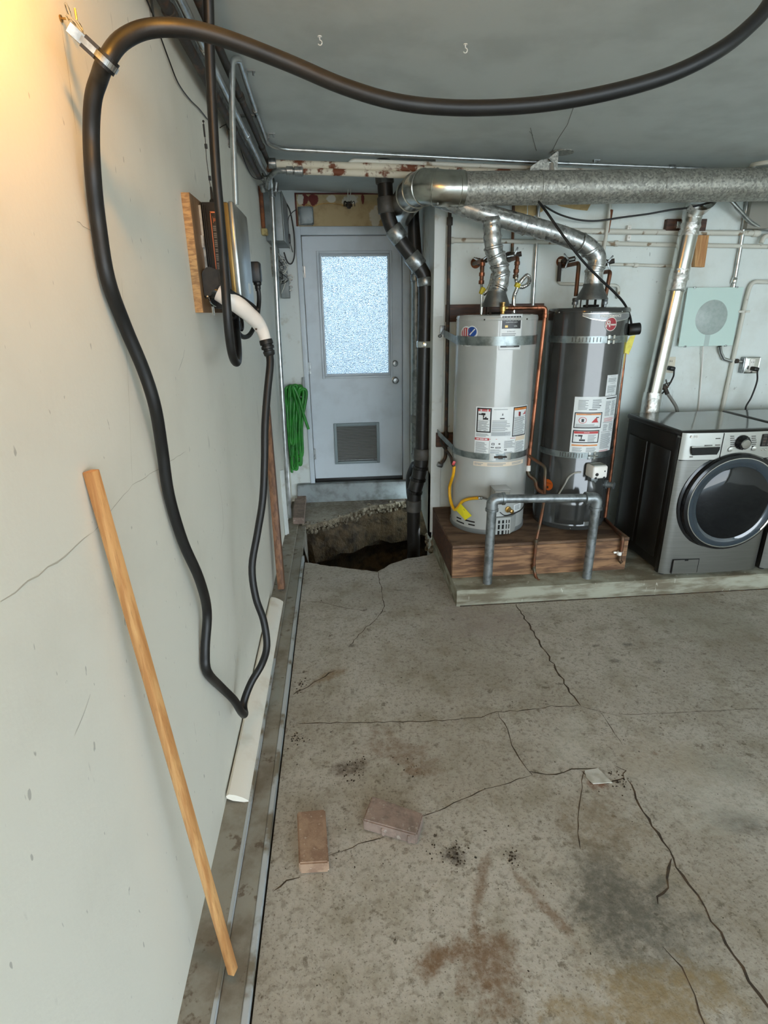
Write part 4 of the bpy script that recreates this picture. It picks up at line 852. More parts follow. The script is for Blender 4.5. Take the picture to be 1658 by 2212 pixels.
# ------------------------------------------------------------------ water heaters
LX, LY, LR, LZ0, LZ1 = 1.553, 3.708, .2615, .358, 1.797
KX, KY, KR, KZ0, KZ1 = 2.162, 3.694, .2515, .358, 1.832
class Cyl:
    def __init__(s, cx, cy, r): s.cx, s.cy, s.r = cx, cy, r
    def pt(s, a, z, o=0): return Vector((s.cx+(s.r+o)*math.cos(a), s.cy+(s.r+o)*math.sin(a), z))
    def px(s, x, y): return oncyl(x, y, s.cx, s.cy, s.r)
    def ring(s, g, z0, z1, o0, o1, a0=0, a1=2*PI, n=48, tilt=None):
        f = lambda u, v: s.pt(a0+(a1-a0)*u, z0+(z1-z0)*v, o1)
        return g.grid(f, n, 1)
CL, CK = Cyl(LX, LY, LR), Cyl(KX, KY, KR)
class Decal:
    """a printed sheet wrapped on a tank; u to the right, v up, 0..1 over the sheet"""
    def __init__(s, C, tl, tr, bl, br):
        s.C = C; q = [C.px(*p) for p in (tl, tr, bl, br)]
        s.a = (q[0][0]+q[2][0])/2, (q[1][0]+q[3][0])/2; s.z = (q[2][1]+q[3][1])/2, (q[0][1]+q[1][1])/2; s.g = {}
    def f(s, u, v, o=.0012): return s.C.pt(s.a[0]+(s.a[1]-s.a[0])*u, s.z[0]+(s.z[1]-s.z[0])*v, o)
    def rect(s, m, u0, u1, v0, v1, lay=1):
        g = s.g.setdefault((m, lay), MB()); g.grid(lambda i, j: s.f(u0+(u1-u0)*i, v0+(v1-v0)*j, .0009+.0005*lay), max(1, int((u1-u0)*14)), 1)
    def frame(s, m, u0, u1, v0, v1, w, lay=1):
        h = w*(s.a[1]-s.a[0])*s.C.r/(s.z[1]-s.z[0])
        s.rect(m, u0, u1, v1-h, v1, lay); s.rect(m, u0, u1, v0, v0+h, lay); s.rect(m, u0, u0+w, v0, v1, lay); s.rect(m, u1-w, u1, v0, v1, lay)
    def lines(s, u0, u1, v0, v1, n, m=None, fill=.55):
        for k in range(n):
            y = v1-(v1-v0)*(k+.5)/n; h = (v1-v0)/n*fill/2; s.rect(m or M_GREYINK2, u0, u0+(u1-u0)*random.uniform(.7, 1), y-h, y+h, 2)
    def word(s, m, string, u, v, size, lay=3, bold=.0):
        a0 = s.a[0]+(s.a[1]-s.a[0])*u; z0 = s.z[0]+(s.z[1]-s.z[0])*v
        s.g.setdefault((m, lay), MB()).text(string, size, lambda x, y: s.C.pt(a0+x/s.C.r, z0+y, .0009+.0005*lay), bold)
    def poly(s, m, uv, lay=2):
        g = s.g.setdefault((m, lay), MB()); cu = sum(u for u, v in uv)/len(uv); cv = sum(v for u, v in uv)/len(uv); o = .0009+.0005*lay; n = len(uv)
        for i in range(n):
            (a, b), (c, d_) = uv[i], uv[(i+1) % n]; h = [((a+cu)/2, (b+cv)/2), ((c+cu)/2, (d_+cv)/2)]
            g.face([s.f(a, b, o), s.f(c, d_, o), s.f(*h[1], o), s.f(*h[0], o)]); g.face([s.f(*h[0], o), s.f(*h[1], o), s.f(cu, cv, o)])
    def build(s, base, parent, label):
        s.rect(base, 0, 1, 0, 1, 0); first = None
        for (m, lay), g in sorted(s.g.items(), key=lambda kv: kv[0][1]):
            o = obj('label_sheet' if lay == 0 else 'label_print', g, m, parent if lay == 0 else first, smooth=0, recalc=False)
            if lay == 0: first = o; o['label'] = label; 
            else: o['kind'] = 'stuff'
        return first
M_PAPER = mat('label_paper', lin(226, 230, 230), rough=.3); M_GREYINK2 = mat('label_grey_print', lin(148, 154, 156), rough=.35); M_INK = mat('label_black_print', lin(28, 28, 30), rough=.35)
M_REDINK = mat('label_red_print', lin(190, 60, 62), rough=.35); M_ORINK = mat('label_orange_print', lin(222, 140, 70), rough=.35); M_CREAM = mat('label_cream', lin(224, 208, 186), rough=.4)
M_LTANK = mat('light_grey_enamel', lin(172, 174, 170), lin(168, 170, 166), 6, rough=.15, bump=0); M_KTANK = mat('charcoal_enamel', lin(58, 59, 58), lin(54, 55, 54), 6, rough=.14)
M_LTANK.node_tree.nodes['Principled BSDF'].inputs['Coat Weight'].default_value = .4; M_KTANK.node_tree.nodes['Principled BSDF'].inputs['Coat Weight'].default_value = .5
M_STRAP = mat('strap_zinc', lin(150, 158, 158), lin(112, 120, 120), 18, .4, .68, .36, .85)

t_ = thing('water_heater', 'light grey water heater on the left of the wooden stand', 'water heater', (LX, LY, LZ0)); LH = t_
g = MB(); g.lathe([(LR-.012, 0), (LR+.001, .006), (LR+.001, .03), (LR, .034), (LR, LZ1-LZ0-.034)], (LX, LY, LZ0), n=72); obj('tank_jacket', g, M_LTANK, t_)
g = MB(); g.lathe([(LR+.0005, .020), (LR+.002, .022), (LR+.002, .036), (LR-.004, .050), (LR-.03, .055), (.001, .057)], (LX, LY, LZ1-.057), n=72); obj('top_cap', g, M_LTANK, t_)
g = MB(); g.lathe([(LR+.002, 0), (LR+.004, .004), (LR+.004, .030), (LR+.002, .034)], (LX, LY, LZ0), n=72, caps=False); obj('base_ring', g, mat('base_ring_grey', lin(126, 130, 130), rough=.4, metal=.3), t_)
for px in (987, 1047, 1138):
    a, z = CL.px(px, 676); g = MB(); g.ball(CL.pt(a, LZ1-.03, .003), .005, n=8); obj('cap_screw', g, M_IRON, t_)
# maker's round badge pair, red-white-blue, and the black award sheet
d = Decal(CL, (994, 703), (1033, 703), (994, 748), (1033, 748))
def disc(d, m, cu, cv, ru, rv, lay, n=24, a0=0, a1=2*PI):
    d.poly(m, [(cu+ru*math.cos(a0+(a1-a0)*k/n), cv+rv*math.sin(a0+(a1-a0)*k/n)) for k in range(n + (a1-a0 < 6))], lay)
M_BLUEINK = mat('label_blue_print', lin(32, 74, 150), rough=.35)
g0 = (M_PAPER, 1)
disc(d, M_PAPER, .40, .55, .36, .42, 1); disc(d, M_PAPER, .70, .66, .27, .33, 1); disc(d, M_PAPER, .5, .3, .4, .30, 1); disc(d, M_PAPER, .18, .22, .16, .2, 1)
disc(d, M_REDINK, .38, .62, .26, .28, 2); disc(d, M_BLUEINK, .70, .70, .22, .24, 2); disc(d, M_INK, .52, .24, .30, .2, 2); disc(d, M_BLUEINK, .2, .2, .1, .12, 2)
for k in range(3): d.rect(M_PAPER, .2+.13*k, .25+.13*k, .5, .86, 3)
d.poly(M_PAPER, [(.58, .58), (.82, .86), (.86, .82), (.62, .54)], 3)
s = None
for (m, lay), g in sorted(d.g.items(), key=lambda kv: kv[0][1]):
    if s is None: s = obj('round_badge', g, m, t_, smooth=0, recalc=False); s['label'] = 'round red, white and blue badge'
    else: obj('badge_print', g, m, s, smooth=0, recalc=False)
d = Decal(CL, (1080, 678), (1128, 679), (1076, 757), (1124, 755))
d.rect(M_INK, .09, .92, .60, .95); d.rect(M_INK, .07, .93, .075, .25); d.frame(M_GREYINK2, .01, .99, .005, .995, .02)
random.seed(4)
for k in range(6): d.rect(M_GREYINK2, .14+.13*k, .14+.13*k+.05, .82, .94, 2)
d.word(M_PAPER, 'GUARANTEED SAFETY', .5, .775, .0075); d.word(M_BRASS, '88', .28, .66, .018); d.word(M_PAPER, 'USA', .68, .67, .012); d.word(M_INK, 'EXTRA HOT', .5, .52, .0095); d.word(M_REDINK, 'M', .5, .18, .014); d.word(M_PAPER, 'the heat of the home', .5, .10, .0055)
d.lines(.1, .9, .30, .48, 4)
d.build(M_PAPER, t_, 'black and white award sheet')
# straps
def strap_ring(C, z, h, parent, name, a0=-1.06*PI, a1=.06*PI):
    g = MB(); g.grid(lambda u, v: C.pt(a0+(a1-a0)*u, z-h/2+h*v, .0035), 56, 1); o_ = obj(name, g, M_STRAP, parent, smooth=60); return o_
zu = CL.px(1070, 737)[1]; zl = CL.px(1070, 987)[1]
st_ = thing('heater_strap', 'plain zinc strap high round the light grey heater', 'strap', (LX, LY, zu), 'seismic straps')
strap_ring(CL, zu, .055, st_, 'strap_band', -1.02*PI, .02*PI)
g = MB(); a = CL.pt(PI*1.0, zu, .004); b = Vector((XP+.075, YB-.01, zu+.03)); 
g.obox((a+b)/2, ((b-a).length, .003, .05), Matrix(((b-a).normalized(), (b-a).normalized().cross(Vector((0, 0, 1))), Vector((0, 0, 1)))).transposed()); obj('strap_end', g, M_STRAP, st_)
st_ = thing('heater_strap', 'zinc strap with bright buckle low round the light grey heater', 'strap', (LX, LY, zl), 'seismic straps')
strap_ring(CL, zl, .042, st_, 'strap_band', -1.0*PI, .02*PI)
a = CL.pt(PI*1.0, zl+.01, .004); b = Vector((XP+.04, YB-.02, CL.px(985, 968)[1]+.03)); g = MB()
g.obox((a+b)/2, ((b-a).length, .003, .04), Matrix(((b-a).normalized(), (b-a).normalized().cross(Vector((0, 0, 1))).normalized(), (b-a).normalized().cross((b-a).normalized().cross(Vector((0, 0, 1)))).normalized())).transposed()); obj('strap_end', g, M_STRAP, st_)
aL, aR = CL.px(1056, 989)[0], CL.px(1101, 989)[0]
for f0, f1 in ((0, .28), (.72, 1)):
    g = MB(); g.grid(lambda u, v: CL.pt(aL+(aR-aL)*(f0+(f1-f0)*u), zl-.024+.048*v, .007), 4, 1); obj('buckle_plate', g, M_CHROME, st_)
g = MB(); g.cyl(CL.pt(aL+(aR-aL)*.22, zl, .014), CL.pt(aL+(aR-aL)*.78, zl, .014), .006, n=10); g.obox(CL.pt(aL+(aR-aL)*.5, zl, .013), (.03, .012, .02), Euler((0, 0, aL+PI/2)), .002); obj('buckle_bolt', g, M_IRON, st_)
# big instruction sheet
random.seed(9)
d = Decal(CL, (1028, 877), (1138, 875), (1024, 983), (1131, 972))
d.frame(M_INK, .02, .275, .47, .98, .022); d.rect(M_REDINK, .045, .25, .91, .955); d.rect(M_PAPER, .09, .11, .915, .95, 2); d.word(M_PAPER, 'DANGER', .16, .932, .0065)
for u0, u1, v0, v1 in ((.05, .10, .835, .86), (.10, .17, .83, .875), (.13, .15, .78, .84), (.13, .22, .74, .775), (.17, .19, .77, .80)): d.rect(M_INK, u0, u1, v0, v1, 2)
d.rect(M_INK, .03, .265, .722, .726, 2); d.lines(.05, .25, .5, .71, 11)
d.frame(M_INK, .66, .985, .375, .985, .018); d.rect(M_ORINK, .68, .97, .92, .965); d.word(M_INK, 'WARNING', .83, .943, .0065)
d.rect(M_REDINK, .77, .80, .80, .885, 2); d.rect(M_INK, .785, .82, .79, .88, 2); d.poly(M_REDINK, [(.86, .82), (.945, .82), (.94, .9), (.91, .84)]); d.rect(M_INK, .67, .975, .775, .779, 2); d.lines(.685, .96, .40, .77, 18)
d.lines(.31, .64, .94, .96, 1); d.rect(M_INK, .42, .50, .755, .778, 2); d.poly(M_INK, [(.45, .83), (.475, .83), (.463, .885)]); d.lines(.29, .62, .50, .73, 11); d.rect(mat('label_grey_block', lin(188, 194, 196), rough=.35), .28, .63, .40, .49); d.lines(.29, .62, .41, .485, 5)
d.lines(.02, .25, .38, .45, 3)
d.rect(M_REDINK, .0, .255, .305, .355); d.rect(M_PAPER, .03, .225, .318, .342, 2); d.rect(M_REDINK, .26, .39, .333, .342); d.rect(M_REDINK, .63, .73, .336, .345); d.rect(M_CREAM, .74, .98, .28, .37)
d.lines(.02, .245, .01, .27, 12); d.lines(.28, .50, .01, .12, 5); d.lines(.52, .73, .14, .3, 8); d.lines(.52, .73, .0, .06, 3); d.lines(.75, .98, .01, .26, 11)
for u0, u1, v0, v1 in ((.30, .35, .21, .255), (.42, .45, .22, .25), (.29, .34, .15, .175), (.37, .46, .14, .17), (.53, .57, .09, .12)): d.rect(M_INK, u0, u1, v0, v1, 2); d.rect(M_PAPER, u0+.012, u1-.012, v0+.01, v1-.01, 3)
d.rect(M_INK, .262, .266, 0, .3, 2); d.rect(M_INK, .735, .738, 0, .3, 2)
d.build(M_PAPER, t_, 'white instruction sheet with red and orange headings')
d = Decal(CL, (1022, 997), (1130, 990), (1022, 1006), (1128, 999)); d.lines(.02, .2, .2, .8, 2); d.lines(.25, .6, .2, .8, 2); d.lines(.7, .98, .2, .8, 2); d.build(M_CREAM, t_, 'narrow cream strip label')
# burner door, gas valve, slots and louvred hood
def slot(C, x0, y0, x1, y1, parent, w=.010):
    (a0, z0), (a1, z1) = C.px(x0, y0), C.px(x1, y1); g = MB()
    g.grid(lambda u, v: C.pt(a0+(a1-a0)*u, z0+(z1-z0)*u-w/2+w*v, .0012), 4, 1); obj('air_slot', g, M_DARK, parent)
for s_ in ((986, 1117, 996, 1121), (986, 1124, 1002, 1131), (986, 1133, 995, 1138), (1004, 1123, 1025, 1128), (1011, 1132, 1025, 1135), (1004, 1140, 1024, 1145)): slot(CL, *s_, t_)
aG, zG = CL.px(1075, 1062); nG = Vector((math.cos(aG), math.sin(aG), 0)); sG = Vector((-nG.y, nG.x, 0)); RG = Matrix((sG, -nG, Vector((0, 0, 1)))).transposed()
g = MB(); g.obox(CL.pt(aG, zG, .05), (.105, .10, .085), RG, .008, 3); vb = obj('gas_valve', g, mat('valve_grey', lin(176, 180, 180), rough=.4, metal=.3), t_)
g = MB(); g.obox(CL.pt(aG, zG+.025, .102), (.095, .008, .03), RG, .003); g.obox(CL.pt(aG, zG+.045, .05), (.11, .106, .004), RG, .001); obj('valve_cover', g, mat('valve_cover_grey', lin(196, 200, 200), rough=.4), vb)
aD, zD = CL.px(1096, 1100); g = MB(); g.lathe([(.022, 0), (.022, .01), (.012, .012), (.012, .04), (.015, .042), (.015, .055), (.009, .058)], CL.pt(aD, zD, 0), Vector((math.cos(aD), math.sin(aD), 0)), 14); obj('drain_cock', g, M_BRASS, t_)
a0 = CL.px(1068, 1135)[0]; a1 = CL.px(1094, 1135)[0]; z0 = CL.px(1080, 1156)[1]; z1 = CL.px(1080, 1115)[1]
A, B = CL.pt(a0, 0, .035), CL.pt(a1, 0, .04); A0, B0 = CL.pt(a0-.12, 0, .002), CL.pt(a1+.3, 0, .002)
g = MB(); g.prism([(v.x, v.y, max(z0, LZ0+.012)) for v in (A0, A, B, B0, CL.pt((a0+a1)/2, 0, -.02))], (0, 0, z1-z0-.02)); hd_ = obj('burner_hood', g, M_LTANK, t_)
dn_ = (B-A).normalized(); nn = Vector((dn_.y, -dn_.x, 0))
for k, (u_, w) in enumerate(((.2, .014), (.48, .014), (.72, .007), (.9, .007))):
    for (v0, v1) in ((.06, .3), (.38, .66), (.72, .92)):
        c = A+(B-A)*u_; g = MB(); g.obox(Vector((c.x, c.y, z0+(z1-z0)*(v0+v1)/2*.86+.012))+nn*.0005, (w, .002, (z1-z0)*(v1-v0)*.8), Matrix((dn_, -nn, Vector((0, 0, 1)))).transposed()); obj('hood_slot', g, M_DARK, hd_)
obj('igniter_wire', MB().tube(catmull([CL.pt(*CL.px(x, y), .006) for x, y in ((1079, 1106), (1090, 1113), (1110, 1108), (1122, 1102), (1130, 1092))], 5), .003, 6), M_BLACK, t_)
d = Decal(CL, (1109, 1088), (1124, 1088), (1109, 1104), (1123, 1102)); d.lines(.1, .9, .2, .9, 4); d.build(M_PAPER, t_, 'small white paper label')
# draught hoods and flues
def hood(cx, cy, z, m, parent, big=.085, neck=.058, h=.075):
    g = MB(); g.lathe([(big, .045), (big, .050), (neck+.006, .05+h), (neck+.006, .05+h+.015), (neck, .05+h+.016)], (cx, cy, z), n=28); obj('draught_hood', g, m, parent)
    for k in range(4):
        an = PI/4+k*PI/2; p = Vector((cx+.07*math.cos(an), cy+.07*math.sin(an), z)); g = MB(); g.obox(p+Vector((0, 0, .024)), (.016, .003, .05), Euler((0, 0, an+PI/2))); obj('hood_leg', g, M_IRON, parent)
    g = MB(); g.lathe([(.05, 0), (.05, .012), (.045, .014)], (cx, cy, z), n=20); obj('flue_collar', g, M_DARK, parent)
M_HOOD = mat('hood_metal', lin(112, 114, 112), lin(92, 94, 92), 14, rough=.4, metal=.7)
hood(LX-.01, LY, LZ1, M_HOOD, t_, .09, .055)
FL = [(LX-.01, LY, LZ1+.12), at(1081, 600, Y=LY), at(1077, 570, Y=LY), at(1065, 535, Y=LY), at(1062, 490, Y=LY+.0), at(1060, 470, Y=LY)]
FR = [(KX+.01, KY, KZ1+.12), at(1283, 585, Y=KY), at(1292, 556, Y=KY), at(1265, 528, Y=KY+.005), at(1205, 505, Y=KY+.02), at(1120, 482, Y=KY+.03), at(1040, 460, Y=KY+.05), at(960, 432, Y=KY+.12), at(930, 420, Y=KY+.2)]
t_ = thing('flue_pipe', 'crinkled vent pipe sloping from dark heater up behind the big duct', 'flue', FR[2])
FRr = rounded(FR[:3]+[FR[3]]+FR[4:], .09, 5)
obj('flue_run', MB().tube(FRr, .056, 24), M_FOIL, t_)
for p, d in ((FR[0], (0, 0, 1)), (FR[1], (0, 0, 1)), (at(1287, 575, Y=KY), (.2, 0, 1)), (at(1275, 543, Y=KY), (-.6, 0, 1)), (at(1255, 525, Y=KY), (-1, 0, .3)), (at(1135, 487, Y=KY+.03), (-1, 0, .35))):
    g = MB(); g.lathe([(.056, -.008), (.060, -.005), (.060, .005), (.056, .008)], p, d, 24, caps=False); obj('seam_ring', g, M_FOIL, t_)
t_ = thing('flue_pipe', 'short crinkled vent pipe rising from light grey heater to the sloping flue', 'flue', FL[0])
rng = random.Random(2); ff = catmull(FL, 6)
obj('flue_run', MB().tube(ff, [.054+.003*math.sin(i*1.9) for i in range(len(ff))], 24), M_FOIL, t_)
for i in (3, 7, 11, 15, 18):
    d = (ff[i+1]-ff[i-1]).normalized()+Vector((rng.uniform(-.25, .25), 0, rng.uniform(-.2, .2))); g = MB(); g.lathe([(.055, -.009), (.061, -.004), (.061, .004), (.055, .009)], ff[i], d, 24, caps=False); obj('seam_ring', g, M_FOIL, t_)
# relief valve and copper discharge line of the light heater
yv_ = LY-.12
t_ = thing('relief_line', 'bright copper discharge pipe bridging from light grey heater and running down between tanks', 'pipe', at(1086, 655, Y=yv_))
q = at(1086, 662, Y=yv_); g = MB(); g.lathe([(.012, 0), (.014, .006), (.014, .02), (.020, .022), (.020, .05), (.013, .053), (.013, .065), (.017, .067), (.017, .075)], (q.x, q.y, LZ1-.005), (0, 0, 1), 14); g.cyl((q.x, q.y, LZ1+.035), (q.x+.05, q.y, LZ1+.035), .012, n=12); obj('relief_valve', g, M_BRASS, t_)
zc_ = LZ1+.035; c0 = (q.x+.03, yv_, zc_); cA = at(1170, 655, Y=yv_); cB = at(1177, 680, Y=yv_); cC = at(1160, 830, Y=yv_); cD = at(1141, 1005, Y=yv_)
obj('copper_run', MB().tube(rounded([c0, (cB.x, yv_, zc_), (cB.x, yv_, cB.z), cC, cD], .04), .0125, 12), M_COPPER, t_)
for p, d in ((Vector((cB.x-.045, yv_, zc_)), (1, 0, 0)), (Vector((cB.x, yv_, zc_-.05)), (0, 0, 1)), (Vector((q.x+.06, yv_, zc_)), (1, 0, 0))):
    g = MB(); g.lathe([(.013, -.012), (.0155, -.010), (.0155, .010), (.013, .012)], p, d, 12); obj('copper_fitting', g, M_COPPER, t_)
g = MB(); g.tube(rounded([cD, at(1139, 1025, Y=yv_), at(1157, 1037, Y=yv_-.03), at(1157, 1055, Y=yv_-.04), at(1178, 1068, Y=yv_-.08), at(1180, 1085, Y=yv_-.1)], .03), .0135, 12); obj('lower_bends', g, M_COPDK, t_)
g = MB(); g.lathe([(.016, -.02), (.016, .02)], cD+Vector((0, 0, -.02)), (0, 0, 1), 12); obj('white_coupling', g, M_WHITE, t_)
yq = 3.262
mp = [at(1142, 985, Y=3.52), at(1178, 1009, Y=3.40), at(1176, 1040, Y=3.38), at(1176, 1075, Y=3.36), at(1168, 1120, Y=3.30), at(1157, 1170, Y=yq), at(1152, 1225, Y=yq), at(1156, 1245, Y=3.24), at(1163, 1258, Y=3.2), at(1161, 1276, Y=3.14)]
t_ = thing('drain_tube', 'thin tarnished copper tube running down the front of the wooden stand', 'pipe', mp[6])
obj('tube_run', MB().tube(rounded(mp, .03), .0105, 10), M_COPDK, t_)
for i, d in ((5, (0, 0, 1)), (6, (0, 0, 1)), (8, (.2, -.5, -1))):
    g = MB(); g.lathe([(.011, -.02), (.0145, -.016), (.0145, .016), (.011, .02)], mp[i], d, 12); obj('tube_fitting', g, M_COPDK, t_)
# yellow gas flex of the light heater
fx_ = [CL.pt(*CL.px(x, y), .02) for x, y in ((986, 1006), (984, 1025), (977, 1050), (977, 1072), (981, 1090), (987, 1100), (994, 1094), (1002, 1082), (1016, 1076), (1034, 1074))]
t_ = thing('gas_connector', 'yellow gas hose with tag on the front of the light grey heater', 'hose', fx_[4])
obj('flex_hose', MB().tube(catmull(fx_, 5), .011, 10), mat('gas_yellow', lin(232, 178, 30), lin(222, 158, 20), 20, rough=.4), t_)
g = MB(); g.tube([fx_[-1], fx_[-1]+Vector((.03, 0, 0)), CL.pt(*CL.px(1054, 1074), .05)], .0075, 8); g.ball(fx_[-1]+Vector((.02, 0, 0)), .012); obj('fitting', g, M_STEEL, t_)
q = [CL.pt(*CL.px(x, y), .03) for x, y in ((989, 1097), (1001, 1086), (1022, 1111), (1009, 1121))]; g = MB(); g.prism(q, (0, -.0012, 0)); tg = obj('yellow_tag', g, mat('tag_yellow', lin(234, 222, 40), rough=.45), t_)
cq = (q[0]+q[1]+q[2]+q[3])/4; dx_ = (q[1]-q[0]).normalized(); dy_ = (q[1]-q[2]).normalized(); g = MB(); g.text('to4', .022, lambda x, y: cq+Vector((0, -.003, .012))+dx_*(-y)*-1*0+dx_*x*.8+Vector((0, 0, 1))*0+dy_*y*.8, .001); obj('tag_lettering', g, M_IRON, tg, smooth=0, recalc=False)
gv = [Vector((XP+.09, YB-.03, .95)), at(952, 955, Y=3.95), at(972, 985, Y=3.75), fx_[0]+Vector((-.01, .01, .01)), fx_[0]]
t_ = thing('gas_stub', 'dark gas pipe with red handle leading to the yellow hose', 'pipe', gv[3])
obj('stub_pipe', MB().tube(catmull(gv, 4), .010, 8), M_IRON, t_); g = MB(); g.obox(gv[3]+Vector((.004, -.02, .015)), (.02, .012, .03), Euler((0, .4, 0)), .004); obj('red_handle', g, M_REDINK, t_)

# dark heater
t_ = thing('water_heater', 'charcoal water heater on the right of the wooden stand', 'water heater', (KX, KY, KZ0)); KH = t_
g = MB(); g.lathe([(KR-.014, 0), (KR-.002, .004), (KR-.002, .028), (KR+.004, .032), (KR+.004, .040), (KR, .046), (KR, KZ1-KZ0-.033)], (KX, KY, KZ0), n=72); obj('tank_jacket', g, M_KTANK, t_)
g = MB(); g.lathe([(KR+.0005, .026), (KR+.003, .028), (KR+.003, .042), (KR-.004, .054), (KR-.03, .058), (.001, .060)], (KX, KY, KZ1-.06), n=72); obj('top_cap', g, M_KTANK, t_)
for px in (1210, 1278, 1344):
    a, z = CK.px(px, 658); g = MB(); g.ball(CK.pt(a, KZ1-.03, .003), .004, n=8); obj('cap_screw', g, M_CHROME, t_)
g = MB(); g.ball(CK.pt(CK.px(1231, 1138)[0], KZ0+.015, .001), .004, n=8); obj('cap_screw', g, M_CHROME, t_)
hood(KX+.01, KY, KZ1, M_HOOD, t_, .10, .056)
# badge plate, lettering, round mark
pA = [CK.px(*p) for p in ((1259, 664), (1258, 678), (1275, 684), (1300, 688), (1330, 690), (1352, 685))]
aM = CK.px(1361, 666)[0]; zt_ = KZ1-.040; pA = [(a_, z_-.010) for a_, z_ in pA]
def plate(g, o, sc=0):
    bot = [(pA[1][0], pA[1][1])]+pA[2:]+[(aM, CK.px(1361, 683)[1])]; n = len(bot)
    for (a0, z0), (a1, z1) in zip(bot, bot[1:]): g.grid(lambda u, v: CK.pt(a0+(a1-a0)*u, (z0-sc+(z1-z0)*u)*(1-v)+(zt_+sc)*v, o), 8, 1)
    return g
g = plate(MB(), .0012, .0035); obj('badge_rim', g, M_CHROME, t_, smooth=0)
g = plate(MB(), .0018); bp = obj('badge_plate', g, mat('badge_grey', lin(138, 140, 142), rough=.3, metal=.4), t_, smooth=0)
aT, zT = CK.px(1322, 671)[0], zt_-.0145; g = MB(); g.text('PERFORMANCE', .021, lambda x, y: CK.pt(aT+x/CK.r, zT+y, .0026), .0005); obj('badge_lettering', g, M_WINK, bp, smooth=0, recalc=False)
aO, zO = CK.px(1320, 690)[0], zt_-.062
def oval(r, rz, o): return MB().grid(lambda u, v: CK.pt(aO+r*v*math.cos(2*PI*u)/CK.r, zO+rz*v*math.sin(2*PI*u), o), 32, 4)
obj('round_mark', oval(.040, .041, .0028), M_WINK, bp, smooth=0); obj('round_mark', oval(.036, .037, .0033), mat('mark_red', lin(158, 40, 52), rough=.35), bp, smooth=0)
g = MB(); g.text('R', .056, lambda x, y: CK.pt(aO+(x-.018)/CK.r+y*.2/CK.r, zO+y, .0038), .0002); g.text('heem', .0195, lambda x, y: CK.pt(aO+(x+.014)/CK.r, zO-.002+y, .0038), .0006); obj('mark_lettering', g, M_WINK, bp, smooth=0, recalc=False)
zu, zl = CK.px(1260, 734)[1], CK.px(1250, 984)[1]
def slotted(z, xa, xb, px_clamp, lab):
    s_ = thing('heater_strap', lab, 'strap', (KX, KY, z), 'seismic straps'); strap_ring(CK, z, .042, s_, 'strap_band', -1.0*PI, .0)
    a0, a1 = CK.px(xa, 735)[0], CK.px(xb, 735)[0]
    for k in range(9):
        a = a0+(a1-a0)*k/8; g = MB(); g.grid(lambda u, v: CK.pt(a+.016*u-.008, z-.014+.028*v, .0045), 1, 1); obj('strap_slot', g, M_IRON, s_)
    ac = CK.px(px_clamp, 735)[0]
    for d_ in (-.09, .05):
        g = MB(); g.grid(lambda u, v: CK.pt(ac+d_+.06*u, z-.026+.052*v, .007), 2, 1); obj('buckle_plate', g, M_CHROME, s_)
    g = MB(); g.cyl(CK.pt(ac-.09, z, .014), CK.pt(ac+.14, z, .016), .005, n=8); obj('buckle_bolt', g, M_CHROME, s_)
slotted(zu, 1236, 1296, 1318, 'slotted zinc strap high round the charcoal heater')
slotted(zl, 1234, 1284, 1306, 'slotted zinc strap low round the charcoal heater')
random.seed(15)
d = Decal(CK, (1241, 857), (1331, 853), (1229, 979), (1316, 975))
M_RTXT = mat('label_pink_print', lin(206, 150, 150), rough=.4)
d.lines(.08, .28, .78, .95, 8); d.lines(.36, .55, .80, .96, 5); d.rect(M_INK, .43, .55, .842, .858, 2); d.lines(.30, .52, .775, .79, 1, M_INK, .8)
d.frame(M_INK, .03, .60, .46, .735, .02); d.rect(M_ORINK, .06, .57, .69, .715); d.word(M_INK, 'WARNING', .31, .703, .007)
disc(d, M_REDINK, .20, .60, .08, .055, 2); disc(d, M_PAPER, .20, .60, .068, .047, 3); d.rect(M_INK, .175, .225, .57, .625, 4); d.poly(M_REDINK, [(.38, .56), (.53, .56), (.50, .60), (.49, .65), (.45, .63)]); d.rect(M_INK, .47, .53, .64, .655, 3); d.lines(.07, .56, .475, .535, 4)
d.frame(M_INK, .03, .58, .20, .425, .02); d.rect(M_REDINK, .055, .555, .365, .405); d.word(M_PAPER, 'DANGER', .31, .386, .009)
for u0, u1, v0, v1 in ((.08, .13, .32, .335), (.14, .23, .315, .345), (.2, .22, .27, .32), (.17, .29, .235, .265)): d.rect(M_INK, u0, u1, v0, v1, 2)
d.lines(.34, .52, .22, .35, 6); d.rect(M_ORINK, .03, .57, .145, .17); d.word(M_INK, 'WARNING', .3, .157, .006); d.lines(.05, .28, .04, .12, 4); d.lines(.33, .55, .04, .12, 4)
d.rect(M_INK, .66, .97, .955, .975, 2); d.lines(.66, .80, .66, .92, 13); d.lines(.83, .97, .66, .92, 14); d.lines(.66, .97, .56, .63, 4, M_RTXT); d.rect(M_INK, .64, .97, .545, .551, 2); d.lines(.66, .79, .40, .52, 7); d.lines(.82, .97, .40, .53, 7); d.rect(M_INK, .62, .97, .378, .384, 2); d.lines(.63, .97, .08, .36, 17); d.lines(.63, .95, .02, .06, 2, M_RTXT)
d.build(M_PAPER, t_, 'white instruction sheet with orange and red warning boxes')
d = Decal(CK, (1311, 811), (1334, 808), (1307, 855), (1329, 853)); d.word(M_INK, 'DO NOT SET LOW', .5, .94, .0055); d.word(M_INK, 'NO AJUSTAR', .5, .6, .007); d.lines(.1, .9, .66, .86, 5); d.lines(.1, .9, .14, .5, 8); d.word(M_INK, 'WELL-TUBE', .4, .06, .007); d.build(M_PAPER, t_, 'small white notice label')
aO, zO = CK.px(1183, 1047)
